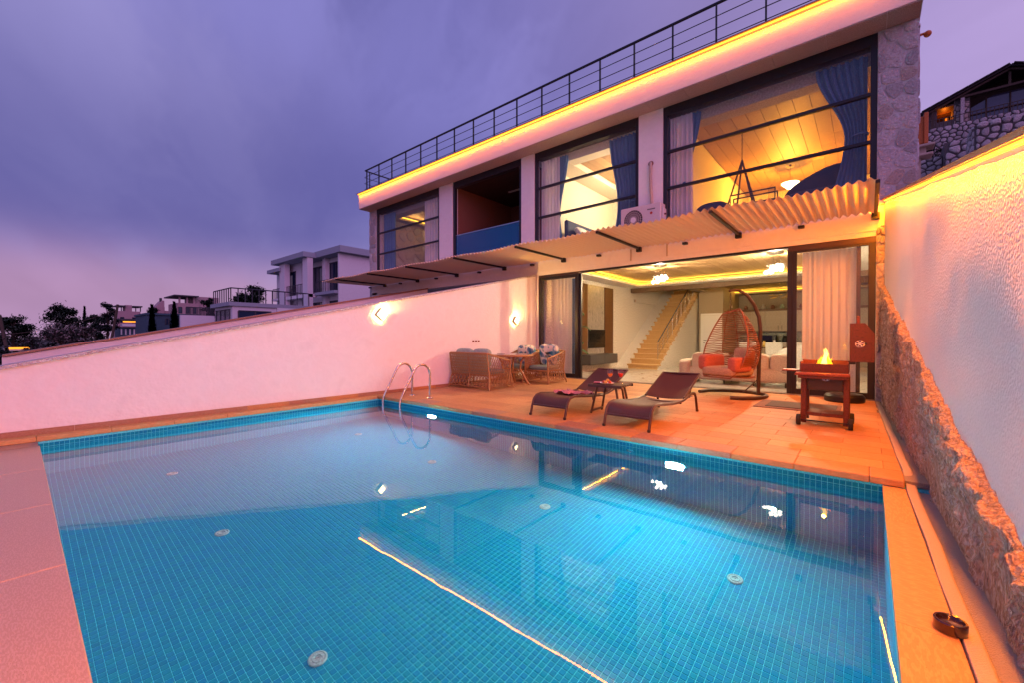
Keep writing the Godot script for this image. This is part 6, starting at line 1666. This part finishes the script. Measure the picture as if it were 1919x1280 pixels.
	for k in 17:
		var u := k / 16.0
		ps.append(Vector3(-53.3, 1.3, 0.6).lerp(Vector3(-51.8, 3.6, -5.95), u) + Vector3(0, -0.35 * sin(PI * u), 0))
	var q3 := MB.new(); q3.tube(ps, 0.022, 4); add(q3, "cable", M.pole, wr)
	# trees
	var pine := Color(0.03, 0.06, 0.04); var dk := Color(0.024, 0.05, 0.036); var olive := Color(0.3, 0.28, 0.27)
	tree("pine_tree", "dark pine beside the leaning pole at the wall's low end", Vector3(-77.5, -2.2, 0.1), 5.6, 4.2, 5200, 0.15, pine, 1, 0.2, "pines")
	tree("pine_tree", "tall dark pine behind the grey olive bush", Vector3(-80.4, -2.2, -4.0), 7.1, 3.9, 6400, 0.15, dk, 2, 0.25, "pines")
	tree("pine_tree", "dark pine standing between the slim cypress and the pole", Vector3(-77.0, -2.2, -6.9), 6.0, 3.0, 4800, 0.15, dk, 3, 0.2, "pines")
	tree("broadleaf_tree", "tall thin tree right behind the leaning pole", Vector3(-62.0, -2.2, -6.4), 6.8, 1.7, 3200, 0.11, Color(0.025, 0.045, 0.05), 4, 0.2)
	tree("olive_bush", "grey olive bush in front of the pines", Vector3(-38.0, -2.2, -1.95), 4.1, 2.0, 5200, 0.06, olive, 5, 0.5, "olive bushes")
	tree("olive_bush", "smaller grey olive bush by the slim cypress", Vector3(-37.0, -2.2, -2.9), 3.9, 1.1, 2800, 0.06, olive, 6, 0.5, "olive bushes")
	tree("olive_bush", "low grey olive bush beside the pergola light", Vector3(-39.6, -2.2, -0.7), 3.2, 1.1, 2200, 0.06, Color(0.22, 0.23, 0.23), 7, 0.6, "olive bushes")
	tree("shrub", "dark shrub at the foot of the leaning pole", Vector3(-47.5, -2.2, 1.2), 3.3, 2.0, 2600, 0.1, Color(0.015, 0.03, 0.02), 8, 0.1)
	cypress("slim cypress above the pines", Vector3(-85.3, -2.2, -6.4), 7.6, 0.6, 11)
	cypress("cypress at the window end of the teal house", Vector3(-55.6, -2.2, -9.0), 6.5, 0.8, 12)
	cypress("tall cypress at the fence end of the teal house", Vector3(-54.0, -2.2, -10.5), 6.8, 1.0, 13)
	tree("tree", "dark tree behind the terrace railing of the low block", Vector3(-67.0, -1.0, -22.0), 9.1, 4.6, 5000, 0.16, pine, 21, 0.3)
	tree("tree", "dark round tree beside the pinkish three storey house", Vector3(-95.7, -1.0, -23.8), 9.6, 2.6, 3000, 0.18, dk, 22, 0.3)
	tree("tree", "dark tree beside the pale blue villa's terrace", Vector3(-62.7, -1.0, -19.0), 7.8, 2.4, 3000, 0.14, dk, 23, 0.3)
	tree("tree", "small dark tree in front of the stepped gable house", Vector3(-97.3, -1.0, -15.9), 7.6, 1.8, 2000, 0.16, dk, 24, 0.3)
	# stone house on its retaining walls, up the slope behind
	var s := thing("stone_house", "stone gabled house with large windows on the hillside", "house")
	one("wall", M.dark_mortar, s, 2.75, 3.1, 9.0, 14.8, -41.0, -36.0)
	one("wall", M.dark_mortar, s, 3.1, 3.8, 9.0, 14.05, -41.0, -36.0)
	one("wall", M.dark_mortar, s, 3.8, 4.45, 9.0, 15.2, -41.0, -36.0)
	one("ceiling", M.walnut, s, 3.1, 3.8, 14.86, 14.95, -41.0, -36.0)
	one("wall", M.walnut, s, 3.1, 3.8, 14.05, 14.86, -38.5, -38.4)
	one("lamp", M.housewindow_lit, s, 3.55, 3.68, 14.35, 14.62, -37.2, -37.1, 0.03)
	omni(s, Vector3(3.5, 14.5, -36.9), Color(1.0, 0.5, 0.12), 0.5, 0.05)
	stones(s, 0.62, 1.5, 0.24, 0.04, Transform3D(Basis.IDENTITY, Vector3(3.81, 13.4, -36.0)), [M.stone_a, M.stone_c], 0.03, 1.2)
	var gw := MB.new(); gw.prism(PackedVector2Array([Vector2(3.0, 14.85), Vector2(9.2, 14.85), Vector2(5.95, 16.05)]), 0.2, Transform3D(Basis.IDENTITY, Vector3(0, 0, -37.2))); add(gw, "gable", M.darkwood, s)
	one("wall", M.dark_mortar, s, 4.45, 9.4, 9.0, 13.3, -37.2, -36.3)
	var wp := MB.new(); wp.prism(PackedVector2Array([Vector2(4.46, 13.3), Vector2(9.4, 13.3), Vector2(9.4, 15.0), Vector2(5.4, 15.02), Vector2(4.46, 14.55)]), 0.03, Transform3D(Basis.IDENTITY, Vector3(0, 0, -36.4))); add(wp, "pane", M.hillglass, s)
	for x in [4.5, 5.14, 6.05, 7.0]: one("mullion", M.darkwood, s, x - 0.03, x + 0.03, 13.3, 14.98, -36.36, -36.3)
	one("mullion", M.darkwood, s, 4.46, 9.4, 14.12, 14.18, -36.37, -36.29)
	one("tie_beam", M.pole, s, 4.0, 9.4, 15.12, 15.24, -36.0, -35.85)
	one("king_post", M.pole, s, 5.9, 6.0, 15.24, 15.95, -35.98, -35.88)
	for k in [-1.0, 1.0]:
		var rp := MB.new(); rp.box(Vector3(5.95 + k * 1.82, 15.42, -38.6), Vector3(3.95, 0.12, 6.0), Basis(Vector3.BACK, -k * 0.4)); add(rp, "roof", M.slate, s)
		for q in 9:
			var rs := MB.new(); rs.box(Vector3(5.95, 16.16, -35.6) + Basis(Vector3.BACK, -k * 0.4) * Vector3(k * (0.25 + q * 0.42), 0.085, 0), Vector3(0.4, 0.05, 0.3), Basis(Vector3.BACK, -k * 0.42)); add(rs, "roof_slate", M.slate, s)
		var rb := MB.new(); rb.box(Vector3(5.95 + k * 1.75, 15.3, -35.8), Vector3(3.8, 0.1, 0.1), Basis(Vector3.BACK, -k * 0.4)); add(rb, "rafter", M.pole, s)
	one("column", M.stone_b, s, 4.06, 4.22, 13.3, 15.1, -35.95, -35.8)
	one("column", M.pole, s, 2.85, 2.95, 13.3, 14.75, -35.9, -35.8)
	var r1 := thing("retaining_wall", "long dark retaining wall of small stones below the gabled house", "wall")
	one("core", M.dark_mortar, r1, 1.2, 10.0, 4.0, 13.0, -35.6, -33.9)
	stones(r1, 5.5, 2.6, 0.22, 0.06, Transform3D(Basis.IDENTITY, Vector3(1.9, 10.4, -33.9)), [M.stone_a, M.stone_b, M.stone_a], 0.04, 1.3)
	fence(r1, "fence", Vector3(1.9, 13.0, -34.0), Vector3(8.0, 13.0, -34.0), 0.5, 0.16, M.pole, 0.014)
	var r2 := thing("retaining_wall", "pale retaining wall of big rounded stones nearest the stucco wall", "wall")
	one("core", M.dark_mortar, r2, 3.35, 8.0, 2.0, 9.95, -27.5, -26.0)
	stones(r2, 1.5, 2.4, 0.26, 0.07, Transform3D(Basis(Vector3.BACK, Vector3.UP, Vector3.LEFT), Vector3(3.35, 7.6, -27.5)), [M.stone_b, M.stone_a], 0.04, 1.2)
	stones(r2, 2.9, 2.4, 0.26, 0.09, Transform3D(Basis.IDENTITY, Vector3(3.4, 7.65, -26.0)), [M.stone_b, M.stone_b, M.stone_a], 0.05, 1.3)
	var r3 := thing("retaining_wall", "middle retaining wall of stones with a sloping end", "wall")
	one("core", M.dark_mortar, r3, 2.86, 5.0, 3.0, 10.8, -31.5, -30.0)
	stones(r3, 1.6, 2.6, 0.28, 0.09, Transform3D(Basis.IDENTITY, Vector3(2.9, 8.2, -30.0)), [M.stone_a, M.stone_b], 0.05, 1.3)
	var r4 := thing("retaining_wall", "low retaining wall of small stones behind the roof box painted as lamplit", "wall")
	one("core", M.dark_mortar, r4, 0.9, 2.85, 2.0, 10.4, -31.6, -30.6)
	stones(r4, 1.9, 3.0, 0.24, 0.07, Transform3D(Basis.IDENTITY, Vector3(0.93, 7.4, -30.6)), [M.stone_a, M.stone_a, M.stone_b], 0.04, 1.3)
	var hl := struct("hill")
	var hb := MB.new()
	hb.grid(24, 16, func(u, q):
		var x := lerpf(-4.0, 40.0, u); var z := lerpf(-21.0, -60.0, q)
		return Vector3(x, -2.0 + 13.5 * smoothstep(0.0, 0.42, q) * smoothstep(-4.0, 1.0, x) + 0.3 * sin(x * 1.3 + z), z), true)
	add(hb, "slope", M.earth, hl)
	for k in 7:
		tree("shrub", "dark shrub growing on the terraced stone walls", Vector3(2.0 + 0.55 * k, 10.2 + 0.35 * sin(k * 2.1), -32.6 + 0.3 * cos(k)), 0.9, 1.1, 500, 0.09, Color(0.03, 0.04, 0.025), 40 + k, 0.1, "shrubs on the terraced walls")
	var os := thing("painted_lamplit_box", "roof box with orange lamplight painted on beside the stone pier", "roof box")  # a white box; the orange lamplight on it is painted into its colour
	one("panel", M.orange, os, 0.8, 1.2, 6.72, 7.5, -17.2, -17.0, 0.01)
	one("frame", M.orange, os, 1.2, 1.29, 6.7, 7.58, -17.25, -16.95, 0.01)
	one("sill", M.mortar, os, 0.75, 1.42, 6.58, 6.64, -17.3, -16.8, 0.01)
	one("base", M.mortar, os, 0.8, 1.25, 6.4, 6.58, -17.2, -16.95)
	one("sill", M.mortar, os, 0.75, 1.38, 6.32, 6.38, -17.3, -16.8, 0.01)
	one("post", M.mortar, os, 0.8, 1.15, -2.0, 6.32, -17.4, -17.05)

func cypress(label: String, at: Vector3, h: float, w: float, seed_: int) -> void:
	var t := thing("cypress_tree", label, "tree", at, 0, "cypress trees")
	var r := RandomNumberGenerator.new(); r.seed = seed_
	var tr := MB.new(); tr.tube([Vector3.ZERO, Vector3(0, h * 0.95, 0)], [0.12, 0.02], 6); add(tr, "trunk", M.bark, t)
	var v := PackedVector3Array(); var n := PackedVector3Array(); var cl := PackedColorArray()
	for k in 2200:
		var q := r.randf(); var y := h * (0.04 + 0.96 * q)
		var rad := w * 0.5 * pow(sin(PI * clampf(0.12 + 0.88 * q, 0, 1)), 0.8) * sqrt(r.randf()) * r.randf_range(0.75, 1.1)
		var an := r.randf() * TAU
		var d := Vector3(cos(an), 0, sin(an))
		var p := d * rad + Vector3(0, y, 0)
		var s := r.randf_range(0.1, 0.22)
		var nm := (d + Vector3(0, 0.4, 0)).normalized(); var g := r.randf_range(0.6, 1.3)
		var a := Vector3(r.randfn() * 0.3, 1, r.randfn() * 0.3).normalized(); var b := a.cross(d).normalized()
		for e in [p - b * s * 0.4, p + b * s * 0.4, p + a * s * 1.6]:
			v.append(e); n.append(nm); cl.append(Color(0.008 * g, 0.02 * g, 0.022 * g))
	var ar := []; ar.resize(Mesh.ARRAY_MAX); ar[Mesh.ARRAY_VERTEX] = v; ar[Mesh.ARRAY_NORMAL] = n; ar[Mesh.ARRAY_COLOR] = cl
	var m := ArrayMesh.new(); m.add_surface_from_arrays(Mesh.PRIMITIVE_TRIANGLES, ar)
	inst(m, "crown", M.leaf, t)

func _ready() -> void:
	rng.seed = 77
	# camera
	var cam := Camera3D.new()
	cam.name = "camera"; add_child(cam)
	cam.position = Vector3(0, 1.1, 0)
	cam.rotation = Vector3(-0.01017, deg_to_rad(40.24), 0)
	cam.fov = 78.27; cam.near = 0.05; cam.far = 2000.0; cam.current = true
	# sky
	var env := Environment.new()
	env.background_mode = Environment.BG_SKY
	var sky := Sky.new(); var sm := PanoramaSkyMaterial.new()
	sm.panorama = sky_picture(); sm.energy_multiplier = 1.0
	sky.sky_material = sm; env.sky = sky
	env.tonemap_mode = Environment.TONE_MAPPER_LINEAR
	env.tonemap_exposure = 1.1
	env.sdfgi_enabled = true; env.ssao_enabled = true; env.ssil_enabled = true
	var we := WorldEnvironment.new(); we.environment = env; we.name = "environment"; add_child(we)
	# last pink light of the evening, very soft, from behind the camera
	var sun := DirectionalLight3D.new()
	sun.name = "evening_sun"; sun.light_color = Color(1.0, 0.58, 0.9); sun.light_energy = 0.22; sun.light_angular_distance = 40.0; sun.shadow_enabled = true
	add_child(sun)
	sun.look_at_from_position(Vector3.ZERO, Vector3(-0.84, -0.34, -0.42), Vector3.UP)
	make_materials()
	M.plantleaf = mat(lin(0.03, 0.07, 0.03), 0.4, {"back": lin(0.05, 0.1, 0.03)})
	build_ground()
	build_walls()
	build_pool()
	build_villa()
	build_roof_rail()
	build_awning()
	build_curtains()
	sconce(-4.49, "square wall lamp glowing on the pool wall near the ladder")
	sconce(-8.49, "square wall lamp glowing beside the sliding door")
	build_lounge()
	build_dining()
	build_swing()
	build_grill()
	build_aircon()
	build_indoors()
	build_beyond()
